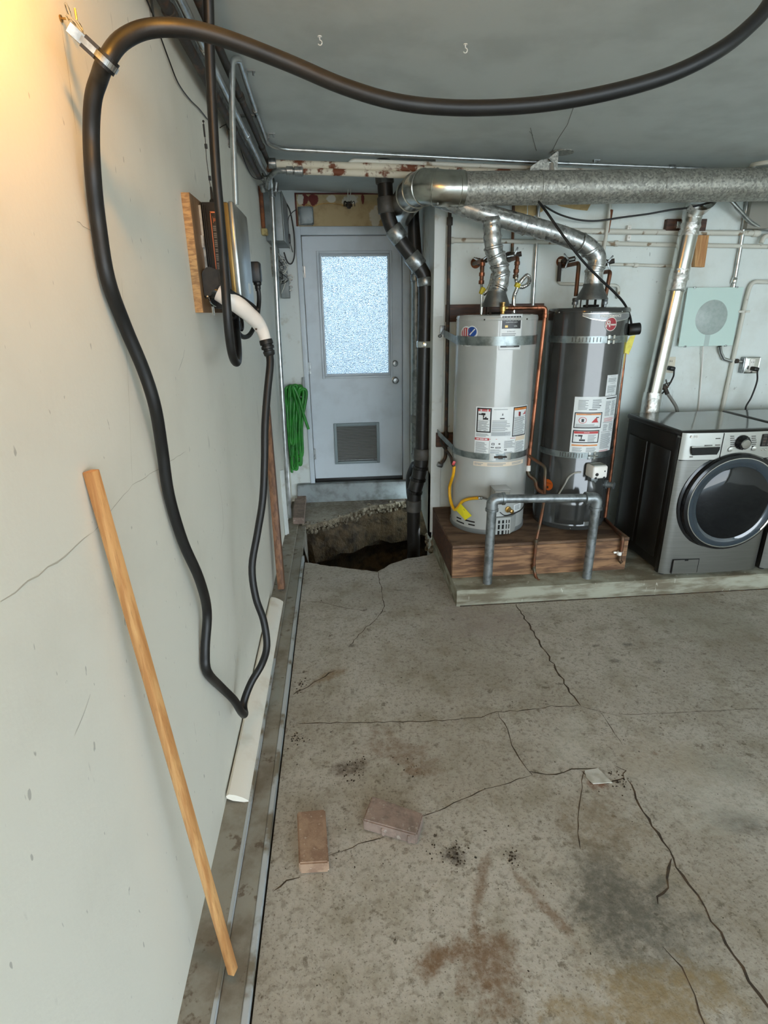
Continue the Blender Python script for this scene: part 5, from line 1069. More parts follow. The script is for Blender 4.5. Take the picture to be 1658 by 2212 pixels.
g = oval(.04, .04, .0014); od = obj('orange_sticker', g, mat('sticker_orange', lin(226, 104, 24), rough=.4), t_, smooth=0); od['label'] = 'round orange sticker'
g = MB(); g.text('FLAMMABLE', .011, lambda x, y: CK.pt(aO+x/CK.r, zO+.012+y, .002)); g.face([CK.pt(aO+(.008*math.cos(2*PI*k/10))/CK.r, zO-.018+.010*math.sin(2*PI*k/10), .002) for k in range(10)]); obj('sticker_print', g, M_IRON, od, smooth=0, recalc=False)
# control box, sight port, inner door bulge
aB, zB = CK.px(1278, 1012); nB = Vector((math.cos(aB), math.sin(aB), 0)); sB = Vector((-nB.y, nB.x, 0)); RB = Matrix((sB, -nB, Vector((0, 0, 1)))).transposed()
g = MB(); g.obox(CK.pt(aB, zB, .055), (.105, .10, .085), RB, .012, 3); cb = obj('control_box', g, M_WHITE, t_); cb['label'] = 'white electronic control box'
cbf = CK.pt(aB, zB, .105)
g = MB(); g.obox(cbf+Vector((0, 0, .018))-nB*.055, (.08, .07, .004), RB, .001); g.obox(CK.pt(aB, zB+.0425, .06), (.085, .07, .003), RB, .006); obj('box_window', g, mat('box_window_grey', lin(150, 156, 150), rough=.3), cb)
g = MB(); g.lathe([(.011, 0), (.011, .004), (.009, .006)], cbf-sB*.025-Vector((0, 0, .012)), nB, 16); g.obox(cbf+sB*.03+Vector((0, 0, .008)), (.008, .004, .008), RB); obj('box_knob', g, M_BLACK, cb)
for s_ in (-.03, .03): g = MB(); g.obox(cbf+sB*s_-Vector((0, 0, .036))-nB*.004, (.014, .012, .014), RB, .002); obj('box_clip', g, M_BLACK, cb)
g = MB(); g.obox(CK.pt(aB-.02, zB-.06, .03), (.05, .05, .03), RB, .004); g.obox(CK.pt(aB+.02, zB-.07, .035), (.016, .03, .03), RB, .003); obj('valve_body', g, M_PIPE, t_)
aP, zP = CK.px(1307, 1046); nP = Vector((math.cos(aP), math.sin(aP), 0)); g = MB(); g.lathe([(.032, 0), (.032, .012), (.022, .014), (.018, .05), (.024, .052), (.024, .06)], CK.pt(aP, zP, 0), nP, 14); obj('sight_port', g, M_PIPE, t_)
aA = [CK.px(x, 1110)[0] for x in (1198, 1262)]; zA = [CK.px(1230, y)[1] for y in (1134, 1080)]
g = MB(); g.grid(lambda u, v: CK.pt(aA[0]+(aA[1]-aA[0])*u, zA[0]+(zA[1]-zA[0])*v, .010*min(1, 6*min(u, 1-u), 6*min(v, 1-v)+.0)), 24, 12); obj('burner_door', g, M_KTANK, t_)
aS = [CK.px(x, y) for x, y in ((1258, 1045), (1285, 1032), (1300, 1065), (1303, 1110), (1268, 1110), (1262, 1080))]
g = MB(); g.grid(lambda u, v: CK.pt(CK.px(1262, 1100)[0]+(CK.px(1300, 1100)[0]-CK.px(1262, 1100)[0])*u, CK.px(1280, 1125)[1]+(CK.px(1280, 1040)[1]-CK.px(1280, 1125)[1])*v, .016*min(1, 5*min(u, 1-u))*(1-.3*v)*min(1, 6*min(v, 1-v)+.0)), 16, 12); obj('burner_shroud', g, M_KTANK, t_)
cw = [CK.pt(*CK.px(x, y), .012) for x, y in ((1254, 1019), (1240, 1021), (1228, 1030), (1220, 1045), (1210, 1062), (1200, 1080))]
obj('sensor_cable', MB().tube(catmull(cw, 5), .006, 8), mat('grey_cable', lin(170, 170, 162), rough=.4), t_)
# gas supply flex seen on its right, copper discharge line
yk = 3.62
rc = [at(1351, 740, Y=yk), at(1337, 860, Y=yk), at(1324, 980, Y=yk), at(1310, 1090, Y=yk), at(1306, 1120, Y=yk), at(1344, 1160, Y=3.262), at(1344, 1170, Y=3.258), at(1337, 1210, Y=3.258), at(1343, 1216, Y=3.24)]
t_ = thing('relief_line', 'copper discharge pipe running down the right side of the charcoal heater', 'pipe', rc[4])
obj('copper_run', MB().tube(rc[:5], .0115, 12), M_COPPER, t_)
obj('lower_run', MB().tube(rounded(rc[4:], .025), .0125, 12), M_COPDK, t_)
g = MB(); q = at(1337, 1195, Y=3.256); g.lathe([(.016, -.012), (.016, .012)], q, (0, 0, 1), 12); g.box(q.x-.035, q.x+.03, 3.262, 3.275, q.z-.004, q.z+.008, .002); obj('white_clip', g, M_WHITE, t_)
# black sensor can, its cable, yellow tag
q = at(1368, 711, Y=3.56)
t_ = thing('black_timer', 'black round timer hanging beside the top of the charcoal heater', 'timer', q)
g = MB(); g.lathe([(.034, -.034), (.037, -.030), (.037, .034), (.034, .038)], q, (1, -.25, .1), 20); obj('timer_body', g, M_BLACK, t_)
tg = [at(x, y, Y=3.555) for x, y in ((1361, 726), (1372, 724), (1364, 750), (1357, 766), (1346, 760), (1352, 742))]
g = MB(); g.prism(tg, (0, .0015, 0)); obj('yellow_tag', g, mat('tag_film', lin(226, 214, 60), lin(206, 190, 40), 30, rough=.35), t_)
g = MB(); g.prism([at(x, y, Y=3.56) for x, y in ((1346, 761), (1351, 764), (1343, 806), (1338, 806))], (0, .001, 0)); obj('yellow_strip', g, mat('strip_film', lin(196, 188, 60), rough=.4), t_)
wire('black_cable', [at(*p, Y=Y) for p, Y in (((1163, 436), 3.62), ((1180, 458), 3.55), ((1215, 508), 3.5), ((1255, 560), 3.48), ((1295, 602), 3.48), ((1325, 630), 3.48), ((1347, 655), 3.5), ((1359, 680), 3.54), ((1363, 700), 3.56))], .0075, M_BLACK, 'black cord running slantwise from the duct to the round timer', 'cord', n=8)
wire('black_cable', [at(*p, Y=Y) for p, Y in (((1166, 436), 3.8), ((1180, 448), 3.9), ((1210, 464), 3.95), ((1250, 475), 3.98), ((1290, 477), 3.98), ((1340, 470), 3.98), ((1400, 462), 3.98), ((1450, 453), 3.95), ((1490, 448), 3.9), ((1560, 430), 3.85))], .006, M_BLACK, 'black cord drooping along the wall under the duct', 'cord', n=8)
# water connections
def copper_drop(name, top, bot, Yc, label, flex=None):
    a, b = at(*top, Y=Yc), at(*bot, Y=Yc); t_ = thing(name, label, 'pipe', b)
    obj('copper_tube', MB().tube(rounded([(a.x, YB-.01, a.z), a, b], .03), .0135, 12), M_COPDK, t_)
    return t_, a, b
t_, a, b = copper_drop('water_connection', (1042, 563), (1039, 612), 3.82, 'copper and corrugated connector left of the light heater flue')
for f in (.15, .6, .95): g = MB(); g.lathe([(.0145, -.012), (.018, -.01), (.018, .01), (.0145, .012)], a+(b-a)*f, (0, 0, 1), 12); obj('copper_fitting', g, M_COPPER, t_)
c = at(1040, 658, Y=3.8); obj('flex_tube', MB().tube(catmull([b, at(1040, 630, Y=3.8), (c.x, 3.8, c.z), (c.x, 3.8, LZ1)], 5), .010, 10), M_CHROME, t_)
cf = catmull([at(1044, 636, Y=3.78), at(1055, 624, Y=3.76), at(1061, 608, Y=3.75), at(1064, 594, Y=3.76), at(1070, 582, Y=3.9)], 10); obj('corrugated_loop', MB().tube(cf, [.0125+.0022*(i % 2) for i in range(len(cf))], 12), M_CHROME, t_)
g = MB(); g.obox(at(1041, 628, Y=3.79), (.03, .03, .045), Euler((.2, .3, .2)), .008); obj('yellow_tape', g, mat('tape_yellow', lin(206, 186, 40), rough=.5), t_)
t_, a, b = copper_drop('water_connection', (1118, 556), (1113, 598), 3.84, 'copper and looped corrugated connector right of the light heater flue')
for f in (.3, .7, .98): g = MB(); g.lathe([(.0145, -.012), (.018, -.01), (.018, .01), (.0145, .012)], a+(b-a)*f, (0, 0, 1), 12); obj('copper_fitting', g, M_COPDK, t_)
c = at(1110, 662, Y=3.78)
cf = catmull([b, at(1116, 612, Y=3.82), at(1126, 620, Y=3.8), at(1140, 613, Y=3.79), at(1143, 602, Y=3.79), at(1138, 595, Y=3.8), at(1130, 602, Y=3.81), at(1121, 613, Y=3.8), at(1114, 628, Y=3.79), at(1109, 645, Y=3.78), (c.x, 3.78, LZ1)], 9); obj('corrugated_loop', MB().tube(cf, [.0125+.0022*(i % 2) for i in range(len(cf))], 12), M_CHROME, t_)
g = MB(); g.obox(at(1117, 616, Y=3.79), (.035, .03, .03), Euler((.2, .3, .2)), .008); obj('yellow_tape', g, mat('tape_yellow', lin(206, 186, 40), rough=.5), t_)
for (tp, bt, lab) in (((1250, 568), (1243, 640), 'old copper riser left of the charcoal heater flue'), ((1318, 586), (1307, 640), 'old copper riser right of the charcoal heater flue')):
    t_, a, b = copper_drop('water_connection', tp, bt, 3.80, lab)
    g = MB(); g.lathe([(.016, -.02), (.021, -.018), (.021, -.002), (.017, 0), (.02, .004), (.02, .02), (.014, .024)], (b.x, b.y, KZ1+.035), (0, 0, 1), 12); g.cyl((b.x, b.y, KZ1-.004), (b.x, b.y, KZ1+.04), .013, n=10); obj('union_fitting', g, M_PIPE, t_)
def valve(px, py, m, label, handle=True, tilt=0):
    p = at(px, py, Y=4.0); t_ = thing('shutoff_valve', label, 'valve', p)
    g = MB(); g.lathe([(.035, 0), (.035, .004), (.02, .006)], (p.x, YB, p.z), (0, -1, 0), 18); obj('wall_rose', g, m, t_)
    g = MB(); g.cyl((p.x, YB, p.z), (p.x, 3.96, p.z), .014, n=12); g.ball((p.x, 3.99, p.z), .024); g.cyl((p.x, 3.98, p.z), (p.x+.05, 3.96, p.z+.01), .016, n=12); obj('valve_body', g, M_IRON, t_)
    for k in range(3): an = tilt+k*2.1; g = MB(); g.obox((p.x+.028*math.cos(an), 3.95, p.z+.028*math.sin(an)), (.05, .006, .012), Euler((0, -an, 0)), .003); obj('handle_wing', g, M_STEEL, t_)
valve(1033, 566, M_RUST, 'rusty-rimmed shutoff valve left of the light heater flue', tilt=.6); valve(1106, 553, M_IRON, 'dark shutoff valve right of the light heater flue', tilt=1.2)
valve(1221, 563, M_RUST, 'dark shutoff valve left of the charcoal heater flue', tilt=.2); valve(1305, 568, M_IRON, 'dark shutoff valve right of the charcoal heater flue', tilt=.9)

# ------------------------------------------------------------------ wooden stand, bollard rail
SX0, SX1, SY0 = 1.216, 2.436, 3.287
t_ = thing('heater_stand', 'low brown wooden stand under the two water heaters', 'stand', ((SX0+SX1)/2, SY0, .117))
g = MB(); g.box(SX0, SX1, SY0, 4.06, .335, .357, .002, 1); obj('deck_board', g, wood('grimy_deck', lin(122, 96, 74), lin(78, 58, 44), (.7, 2.2, 6), 5, .85), t_)
g = MB(); g.box(SX0+.002, SX1-.004, SY0-.002, SY0+.036, .118, .334, .004, 2); obj('front_board', g, M_REDWOOD, t_)
g = MB(); g.box(SX0, SX0+.036, SY0+.038, 4.06, .118, .334, .003, 1); obj('side_board', g, M_DKWOOD, t_)
g = MB(); g.box(SX1-.038, SX1, SY0+.038, 4.06, .118, .334, .003, 1); obj('side_board', g, M_DKWOOD, t_)
RBY = 3.195
b0, b1 = at(1052, 1258, Y=RBY), at(1267, 1243, Y=RBY); tp0, tp1 = at(1063, 1078, Y=RBY), at(1289, 1075, Y=RBY)
t_ = thing('bollard_rail', 'grey galvanised pipe rail guarding the water heaters', 'rail', ((b0.x+b1.x)/2, RBY, .117))
for b, tp in ((b0, tp0), (b1, tp1)): obj('post', MB().tube([(b.x, RBY, .118), (tp.x, RBY, tp.z-.04)], .030, 18), M_PIPE, t_)
obj('crossbar', MB().tube([(tp0.x+.03, RBY, tp0.z), (tp1.x-.03, RBY, tp1.z)], .027, 18), M_PIPE, t_)
for tp, s_, b in ((tp0, 1, b0), (tp1, -1, b1)):
    obj('elbow', MB().tube(rounded([(tp.x, RBY, tp.z-.075), (tp.x, RBY, tp.z), (tp.x+s_*.075, RBY, tp.z)], .05, 8), .037, 18), M_PIPE, t_)
    for p, d in (((tp.x, RBY, tp.z-.07), (0, 0, 1)), ((tp.x+s_*.07, RBY, tp.z), (1, 0, 0))): g = MB(); g.lathe([(.037, -.01), (.041, -.008), (.041, .008), (.037, .01)], p, d, 18); obj('elbow_bead', g, M_PIPE, t_)
# ------------------------------------------------------------------ laundry machines
M_SS = NT('brushed_graphite'); n_ = M_SS.noise(8, 3, stretch=(.6, .6, 60)); M_SSm = M_SS.done(M_SS.mix(M_SS.ramp(n_, .3, .7, 0, .35), lin(140, 140, 136), lin(108, 108, 104)), .32, .9)
M_PANEL = mat('control_panel_silver', lin(186, 187, 182), lin(176, 177, 172), 4, rough=.3, metal=.75)
M_SIDE = mat('graphite_side', lin(48, 46, 42), lin(42, 40, 38), 8, rough=.35, metal=.4)
M_TOP = mat('machine_top', lin(118, 120, 116), lin(108, 110, 106), 5, rough=.12, metal=.35)
M_GLASS = NT('tinted_glass').done(lin(40, 52, 62), .05, 0, Transmission_Weight=.0, Coat_Weight=1.0)
WY, WZ0, WZ1, WD = 3.145, .117, 1.103, .69
def machine(x0, x1, label, cat, full):
    t_ = thing('washing_machine' if full else 'clothes_dryer', label, cat, ((x0+x1)/2, WY+.3, WZ0))
    def P(px, py, Y=WY): return at(px, py, Y=Y)
    g = MB(); g.box(x0+.012, x1-.012, WY+.05, WY+WD-.01, WZ0+.03, WZ1-.03, .004, 1); obj('cabinet', g, M_SIDE, t_)
    for i in range(2):
        g = MB(); y0 = WY+.11+i*.28; g.box(x0+.004, x0+.014, y0, y0+.24, WZ0+.10, WZ1-.14, .006, 2); obj('side_panel', g, M_SIDE, t_)
    g = MB(); g.box(x0, x0+.03, WY+.03, WY+.07, WZ0+.02, WZ1-.04, .006, 2); obj('side_trim', g, M_SIDE, t_)
    g = MB(); g.box(x0-.001, x1+.001, WY+.02, WY+WD, WZ1-.035, WZ1, .012, 3); tp = obj('top_panel', g, M_SIDE, t_)
    g = MB(); g.box(x0+.012, x1-.012, WY+.045, WY+WD-.03, WZ1-.002, WZ1+.0025, .001, 1); obj('top_glass', g, M_TOP, t_)
    for sx_ in (x0+.05, x1-.05):
        for sy_ in (WY+.06, WY+WD-.08): g = MB(); g.cyl((sx_, sy_, WZ0), (sx_, sy_, WZ0+.035), .02, n=12); obj('foot', g, M_BLACK, t_)
    # front skin, gently bowed
    W_ = x1-x0; zc_ = WZ1-.175
    bow = lambda u: -.016*math.sin(PI*u)
    def skin(name, z0, z1, m, y=WY, u0=0, u1=1, parent=t_):
        g = MB(); g.grid(lambda u, v: (x0+W_*(u0+(u1-u0)*u), y+bow(u0+(u1-u0)*u)+.018*(1-min(1, 14*min(u0+(u1-u0)*u, 1-u0-(u1-u0)*u)))**2, z0+(z1-z0)*v), 40, 1)
        g.prism([(x0+.002+(W_-.004)*u0, WY+.06, z0), (x0-.002+W_*u1, WY+.06, z0), (x0-.002+W_*u1, WY+.06, z1), (x0+.002+(W_-.004)*u0, WY+.06, z1)], (0, -.028, 0))
        return obj(name, g, m, parent, recalc=False)
    fs = skin('front_panel', WZ0+.025, zc_-.003, M_SSm)
    cp_ = skin('control_panel', zc_, WZ1-.006, M_PANEL, WY-.004)
    g = MB(); g.grid(lambda u, v: (x0+W_*u, WY-.001+bow(u), zc_-.004+.004*v), 30, 1); obj('panel_gap', g, M_DARK, t_)
    yf = lambda x: WY+bow((x-x0)/W_)
    # porthole door
    dc = P(1571, 1079); cx = dc.x if full else x0+(dc.x-2.598); R0 = (P(1571, 978).z-P(1571, 1180).z)/2; cz = (P(1571, 978).z+P(1571, 1180).z)/2; yd = yf(cx)
    M_RING = mat('door_black_ring', lin(22, 23, 25), rough=.12)
    dr_ = MB(); dr_.lathe([(R0, -.004), (R0+.004, .012), (R0-.004, .03), (R0-.03, .040), (R0-.034, .036)], (cx, yd, cz), (0, -1, 0), 64, caps=False); dr_ = obj('porthole_door', dr_, M_RING, t_)
    g = MB(); g.lathe([(R0-.030, .036), (R0-.026, .0425), (R0-.021, .0425), (R0-.020, .036)], (cx, yd, cz), (0, -1, 0), 64, caps=False); obj('chrome_ring', g, M_CHROME, dr_)
    g = MB(); g.lathe([(R0-.026, .040), (R0-.045, .041), (R0-.075, .036), (R0-.088, .028), (.001, .030)], (cx, yd, cz), (0, -1, 0), 64, caps=False); obj('outer_glass', g, M_GLASS, dr_)
    g = MB(); g.lathe([(R0-.080, .034), (R0-.10, .040), (R0-.16, .050), (.001, .054)], (cx, yd, cz), (0, -1, 0), 64, caps=False); obj('inner_glass', g, NT('dark_porthole').done(lin(10, 13, 17), .05, 0, Specular_IOR_Level=.45), dr_)
    g = MB(); g.lathe([(R0+.004, -.001), (R0+.018, -.006), (R0+.02, -.012)], (cx, yd-.001, cz), (0, -1, 0), 64, caps=False); obj('door_surround', g, M_RING, t_)
    th0, th1 = math.radians(-40), math.radians(22); hr = R0-.036
    g = MB(); g.tube([(cx+hr*math.cos(th0+(th1-th0)*k/10), yd-.046, cz+hr*math.sin(th0+(th1-th0)*k/10)) for k in range(11)], .006, 8); obj('door_handle', g, M_CHROME, dr_)
    if not full: return t_
    # detergent drawer, knob, buttons, display
    def yq(px, py): p = P(px, py); return Vector((p.x, yf(p.x)-.006, p.z))
    a, b = yq(1559, 936), yq(1466, 990)
    g = MB(); g.box(a.x-.0015, a.x+.0015, a.y-.0015, a.y+.004, zc_, WZ1-.008); obj('drawer_gap', g, M_DARK, cp_)
    h0, h1 = yq(1489, 965), yq(1547, 980)
    g = MB(); pr = [(h0.x, h0.z), (h1.x, h0.z), (h1.x, h0.z-.02), (h1.x-.012, h1.z), (h0.x+.012, h1.z), (h0.x, h0.z-.02)]; ym = min(h0.y, h1.y)-.001
    g.prism([(x, ym, z) for x, z in pr], (0, .004, 0)); obj('drawer_pull', g, M_RING, cp_)
    g = MB(); g.box(h0.x, h1.x, ym-.004, ym+.004, h0.z-.002, h0.z+.004, .001, 1); obj('drawer_lip', g, M_CHROME, cp_)
    kq = yq(1597, 954); g = MB(); g.lathe([(.046, 0), (.044, .012), (.036, .02), (.034, .034), (.002, .035)], kq, (0, -1, -.1), 32); kb = obj('selector_knob', g, M_RING, cp_)
    g = MB(); g.lathe([(.030, .034), (.027, .040), (.002, .041)], kq, (0, -1, -.1), 28); obj('knob_face', g, M_CHROME, kb)
    for k in range(16):
        an = k*2*PI/16; g = MB(); g.obox(kq+Vector((.041*math.cos(an), -.013, .041*math.sin(an))), (.008, .008, .003), Euler((0, -an, 0)), .001, 1); obj('knob_ridge', g, M_SIDE, kb)
    for px, py in ((1571, 969), (1622, 967)): q = yq(px, py); g = MB(); g.lathe([(.016, 0), (.014, .006), (.002, .007)], q, (0, -1, 0), 20); obj('push_button', g, M_CHROME, cp_)
    d0, d1 = yq(1642, 937), yq(1690, 961); g = MB(); g.box(d0.x, d1.x, d0.y-.004, d0.y+.006, d1.z, d0.z, .002, 1); ds = obj('display', g, M_RING, cp_)
    for i in range(3):
        for j in range(4): g = MB(); g.box(d0.x+.006+i*.03, d0.x+.03+i*.03, d0.y-.0052, d0.y-.003, d1.z+.006+j*.019, d1.z+.02+j*.019); obj('display_cell', g, M_IRON, ds)
    for k in range(4): q = yq(1642+k*8, 970); g = MB(); g.obox(q, (.016, .005, .012), None, .002, 1); obj('push_button', g, M_CHROME, cp_)
    g = MB()
    for x0_, n_, dy in ((1572, 6, 937), (1618, 6, 937)):
        for k in range(n_): q = yq(x0_, dy+4+k*4.3); g.box(q.x, q.x+random.uniform(.022, .034), q.y-.001, q.y+.002, q.z-.002, q.z+.002)
    for x_, y_, w_ in ((1541, 946, .03), (1518, 961, .05), (1540, 960, .03), (1487, 986, .02)): q = yq(x_, y_); g.box(q.x, q.x+w_, q.y-.001, q.y+.002, q.z-.003, q.z+.002)
    o_ = obj('panel_print', g, M_IRON, cp_); o_['kind'] = 'stuff'
    q = yq(1497, 943); g = MB(); g.text('LG', .022, lambda x, y: (q.x+.012+x, q.y-.002, q.z+y), .0006); g.face([(q.x-.018+.008*math.cos(-2*PI*k/16), q.y-.002, q.z+.008*math.sin(-2*PI*k/16)) for k in range(16)]); obj('maker_lettering', g, M_WINK, cp_, smooth=0)
    # service hatch
    v = [yq(x, y) for x, y in ((1453, 1208), (1504, 1207), (1499, 1239), (1446, 1240))]; ymn = yf(v[1].x)-.003
    zz0, zz1 = max(v[2].z, WZ0+.032), v[0].z; xx0, xx1 = v[3].x, v[2].x
    g = MB(); g.box(xx0, xx1, ymn-.001, ymn+.012, max(zz0, WZ0+.03), zz1, .002, 1); hh = obj('service_hatch', g, M_SSm, t_)
    for (xa, xb, za, zb) in ((xx0-.003, xx1+.003, zz1, zz1+.003), (xx0-.003, xx0, zz0, zz1), (xx1, xx1+.003, zz0, zz1)): g = MB(); g.box(xa, xb, ymn-.0002, ymn+.01, za, zb); obj('hatch_gap', g, M_DARK, hh)
    g = MB(); xm = xx0+(xx1-xx0)*.5; g.box(xm-.012, xm+.012, ymn-.002, ymn+.01, zz1-.008, zz1+.001); obj('hatch_notch', g, M_DARK, hh)
    return t_
machine(2.598, 3.286, 'graphite front-loading washing machine with round door beside the heaters', 'washing machine', True)
machine(3.322, 4.01, 'second graphite machine, cut off by the right edge of the view', 'dryer', False)
# dryer vent pipe
YV = 3.955
v0, v1 = at(1497, 455, Y=YV), at(1404, 872, Y=YV); 
t_ = thing('vent_pipe', 'shiny foil-taped vent pipe leaning from the duct down behind the washing machine', 'vent pipe', v1)
m1, m2 = v0+(v1-v0)*.31, v0+(v1-v0)*.36
M_VENT = mat('bright_vent_tin', lin(214, 214, 208), lin(188, 188, 182), 6, .4, .7, .2, 1)
M_TAPE = NT('foil_tape'); n = M_TAPE.noise(30, 5, .7, dist=1.5); M_TAPE.bump(n, .6, .008); M_TAPE = M_TAPE.done(lin(222, 222, 218), .25, 1)
obj('pipe_section', MB().tube([v0, m1], .062, 28), M_VENT, t_); obj('pipe_section', MB().tube([m1, v1], .058, 28), M_VENT, t_)
rg = random.Random(8)
def foil(a, b, r, nm):
    g = MB(); pts = [a+(b-a)*k/9 for k in range(10)]; g.tube(pts, [r+rg.uniform(-.003, .005) for _ in pts], 28, caps=False)
    for v in g.bm.verts: v.co += Vector((rg.uniform(-.002, .002), rg.uniform(-.002, .002), rg.uniform(-.003, .003)))
    obj(nm, g, M_TAPE, t_)
foil(v0+(v0-v1)*.02, v0+(v1-v0)*.12, .0625, 'foil_collar'); foil(m1+(v0-v1)*.03, m2+(v1-v0)*.03, .0625, 'foil_joint')
foil(v0+(v1-v0)*.94, at(1400, 905, Y=YV-.03), .066, 'foil_collar')
g = MB(); g.tube([v0+(v0-v1)*.03, at(1510, 440, Y=3.88), at(1520, 425, Y=3.8)], [.064, .075, .085], 24, caps=False); obj('saddle_tape', g, M_TAPE, t_)

# ------------------------------------------------------------------ pipes and fittings on the heater wall
yw = YB-.02
def W_(px, py, y=None): return at(px, py, Y=yw if y is None else y)
pipe('wall_water_pipe', [W_(1172, 497), W_(1300, 500), W_(1450, 502), W_(1640, 504)], .018, M_WPIPE, 'upper white painted pipe crossing the heater wall', 'pipe', 'white pipes across the heater wall', raw=True, parts=[('coupling', W_(1180, 497), (1, 0, 0), .024, .04, M_WPIPE), ('coupling', W_(1632, 504), (1, 0, 0), .024, .05, M_WPIPE)])
pipe('wall_water_pipe', [W_(966, 519), W_(1050, 520), W_(1266, 525), W_(1450, 529), W_(1680, 533)], .015, M_WPIPE, 'lower white painted pipe crossing the heater wall', 'pipe', 'white pipes across the heater wall', raw=True, parts=[('elbow_fitting', W_(972, 519), (1, 0, 0), .021, .05, M_WPIPE), ('coupling', W_(1330, 526), (1, 0, 0), .02, .03, M_WPIPE)])
pipe('wall_water_pipe', [W_(1316, 571), W_(1390, 573), W_(1480, 576)], .010, M_WPIPE, 'thin white pipe right of the charcoal heater flue', 'pipe', raw=True, parts=[('coupling', W_(1372, 573), (1, 0, 0), .015, .03, M_WPIPE)])
pipe('wall_water_pipe', [W_(1209, 560), W_(1205, 613), W_(1250, 614), W_(1336, 617), W_(1334, 645)], .011, M_WPIPE, 'pipe loop behind the charcoal heater flue', 'pipe', bend=.03)
g = MB(); g.tube([W_(1209, 566, yw-.02), W_(1206, 608, yw-.02)], .014, 10); tag(obj('iron_riser', g, M_IRON), 'short dark iron riser left of the charcoal heater flue', 'pipe')
pipe('gas_riser', [W_(971, 455, 4.03), W_(969, 560, 4.03), W_(962, 990, 4.03), W_(950, 1004, 4.03)], .013, M_IRON, 'dark iron gas pipe down the wall left of the light heater', 'pipe', bend=.03,
     parts=[('coupling', W_(971, 478, 4.03), (0, 0, 1), .02, .05, M_IRON), ('coupling', W_(963, 940, 4.03), (0, 0, 1), .019, .05, M_IRON), ('end_cap', W_(950, 1004, 4.03), (1, 0, -.3), .02, .04, M_PIPE)])
pipe('wall_conduit', [W_(1163, 440), W_(1160, 500), W_(1150, 664)], .0125, M_EMT, 'bright conduit between the two heaters on the wall', 'conduit', raw=True, parts=[('coupling', W_(1162, 480), (0, 0, 1), .018, .06, M_WPIPE)])
pipe('rusty_riser', [W_(1318, 420), W_(1316, 460, yw-.02), W_(1309, 505, yw-.03), W_(1302, 548, yw-.03)], .012, M_WPIPE, 'white pipe riser with rusty top right of the flue', 'pipe', raw=True, parts=[('rusty_sleeve', W_(1315, 478, yw-.02), (.08, 0, 1), .0135, .14, M_RUST)])
pipe('copper_line', [W_(1030, 439), W_(1109, 438), W_(1106, 548)], .010, M_COPDK, 'brown copper line turning down behind the sloping flue', 'pipe', bend=.02)
pipe('wall_conduit', [W_(1613, 436), W_(1604, 500), W_(1583, 622)], .014, M_EMT, 'bright conduit entering the top of the pale green panel', 'conduit', raw=True, parts=[('coupling', W_(1585, 606), (.1, 0, 1), .019, .04, M_CHROME)])
pipe('wall_conduit', [W_(1690, 610), W_(1622, 608), W_(1612, 640), W_(1556, 900)], .015, M_WPIPE, 'white painted conduit turning down beside the pale green panel', 'conduit', bend=.06)
g = MB(); p = W_(1602, 673); g.box(p.x-.045, p.x+.045, YB-.045, YB, p.z-.008, p.z+.008, .002); tag(obj('conduit_clip', g, M_WPIPE), 'white clip holding the painted conduit beside the green panel', 'clip')
pipe('slant_conduit', [W_(1570, 425, 3.98), W_(1588, 446, 3.98), W_(1628, 490, 4.02), W_(1675, 497, 4.04)], .014, M_EMT, 'grey conduit slanting down from duct to upper right corner', 'conduit', bend=.12)
for px, py, lab in ((1358, 493, 'upper'), (1357, 514, 'lower')):
    p = W_(px, py); g = MB(); g.box(p.x-.014, p.x+.014, YB-.03, YB, p.z-.018, p.z+.018, .003); g.ball((p.x, YB-.032, p.z), .006); tag(obj('pipe_clip', g, M_WHITE), lab+' small white clip between the two wall pipes', 'clip')
# wood blocks on the wall
a, b = W_(1440, 473, YB-.03), W_(1522, 500, YB-.03); g = MB(); g.box(a.x, b.x, YB-.035, YB, b.z, a.z, .002, 1); tag(obj('wood_block', g, M_DKWOOD), 'dark horizontal wood block behind the vent pipe', 'wood block')
q = W_(1468, 486, YB-.05); g = MB(); g.lathe([(.016, -.03), (.022, -.026), (.022, .026), (.016, .03)], q, (1, 0, 0), 16); tag(obj('chrome_knob', g, M_CHROME), 'small chrome knob on the dark wood block', 'knob')
a, b = W_(1505, 508, YB-.03), W_(1528, 577, YB-.03); g = MB(); g.prism([W_(1503, 508, YB-.04), W_(1531, 508, YB-.04), W_(1521, 577, YB-.04), W_(1500, 576, YB-.04)], (0, .04, 0)); tag(obj('wood_block', g, M_SLAT), 'pale upright wood block right of the vent pipe', 'wood block')
# backing boards behind the light heater
g = MB(); a = W_(966, 658); b = W_(1172, 692); g.box(XP+.085, b.x, YB-.022, YB, b.z, a.z, .002, 1); tag(obj('backing_board', g, M_DKWOOD), 'dark wood board on the wall behind the top of the light heater', 'board')
g = MB(); a = W_(952, 935, YB-.03); b = W_(985, 964, YB-.03); g.box(XP+.03, b.x, YB-.04, YB-.015, b.z, a.z, .002, 1); tag(obj('backing_board', g, M_DKWOOD), 'small dark wood block behind the low heater strap', 'board')
t_ = thing('strap_bracket', 'small grey strap bracket on the white corner board', 'bracket', (XP+.03, YB-.016, 1.5))
q = at(955, 713, Y=YB-.02); g = MB(); g.box(q.x-.018, q.x+.02, YB-.022, YB-.015, q.z-.03, q.z+.03, .002); obj('bracket_plate', g, M_PIPE, t_)
q = at(950, 726, Y=YB-.03); g = MB(); g.ball(q, .014, (1, .6, .8)); g.cyl(q, q+Vector((.03, .005, .05)), .004, n=6); obj('bracket_bolt', g, M_PIPE, t_)
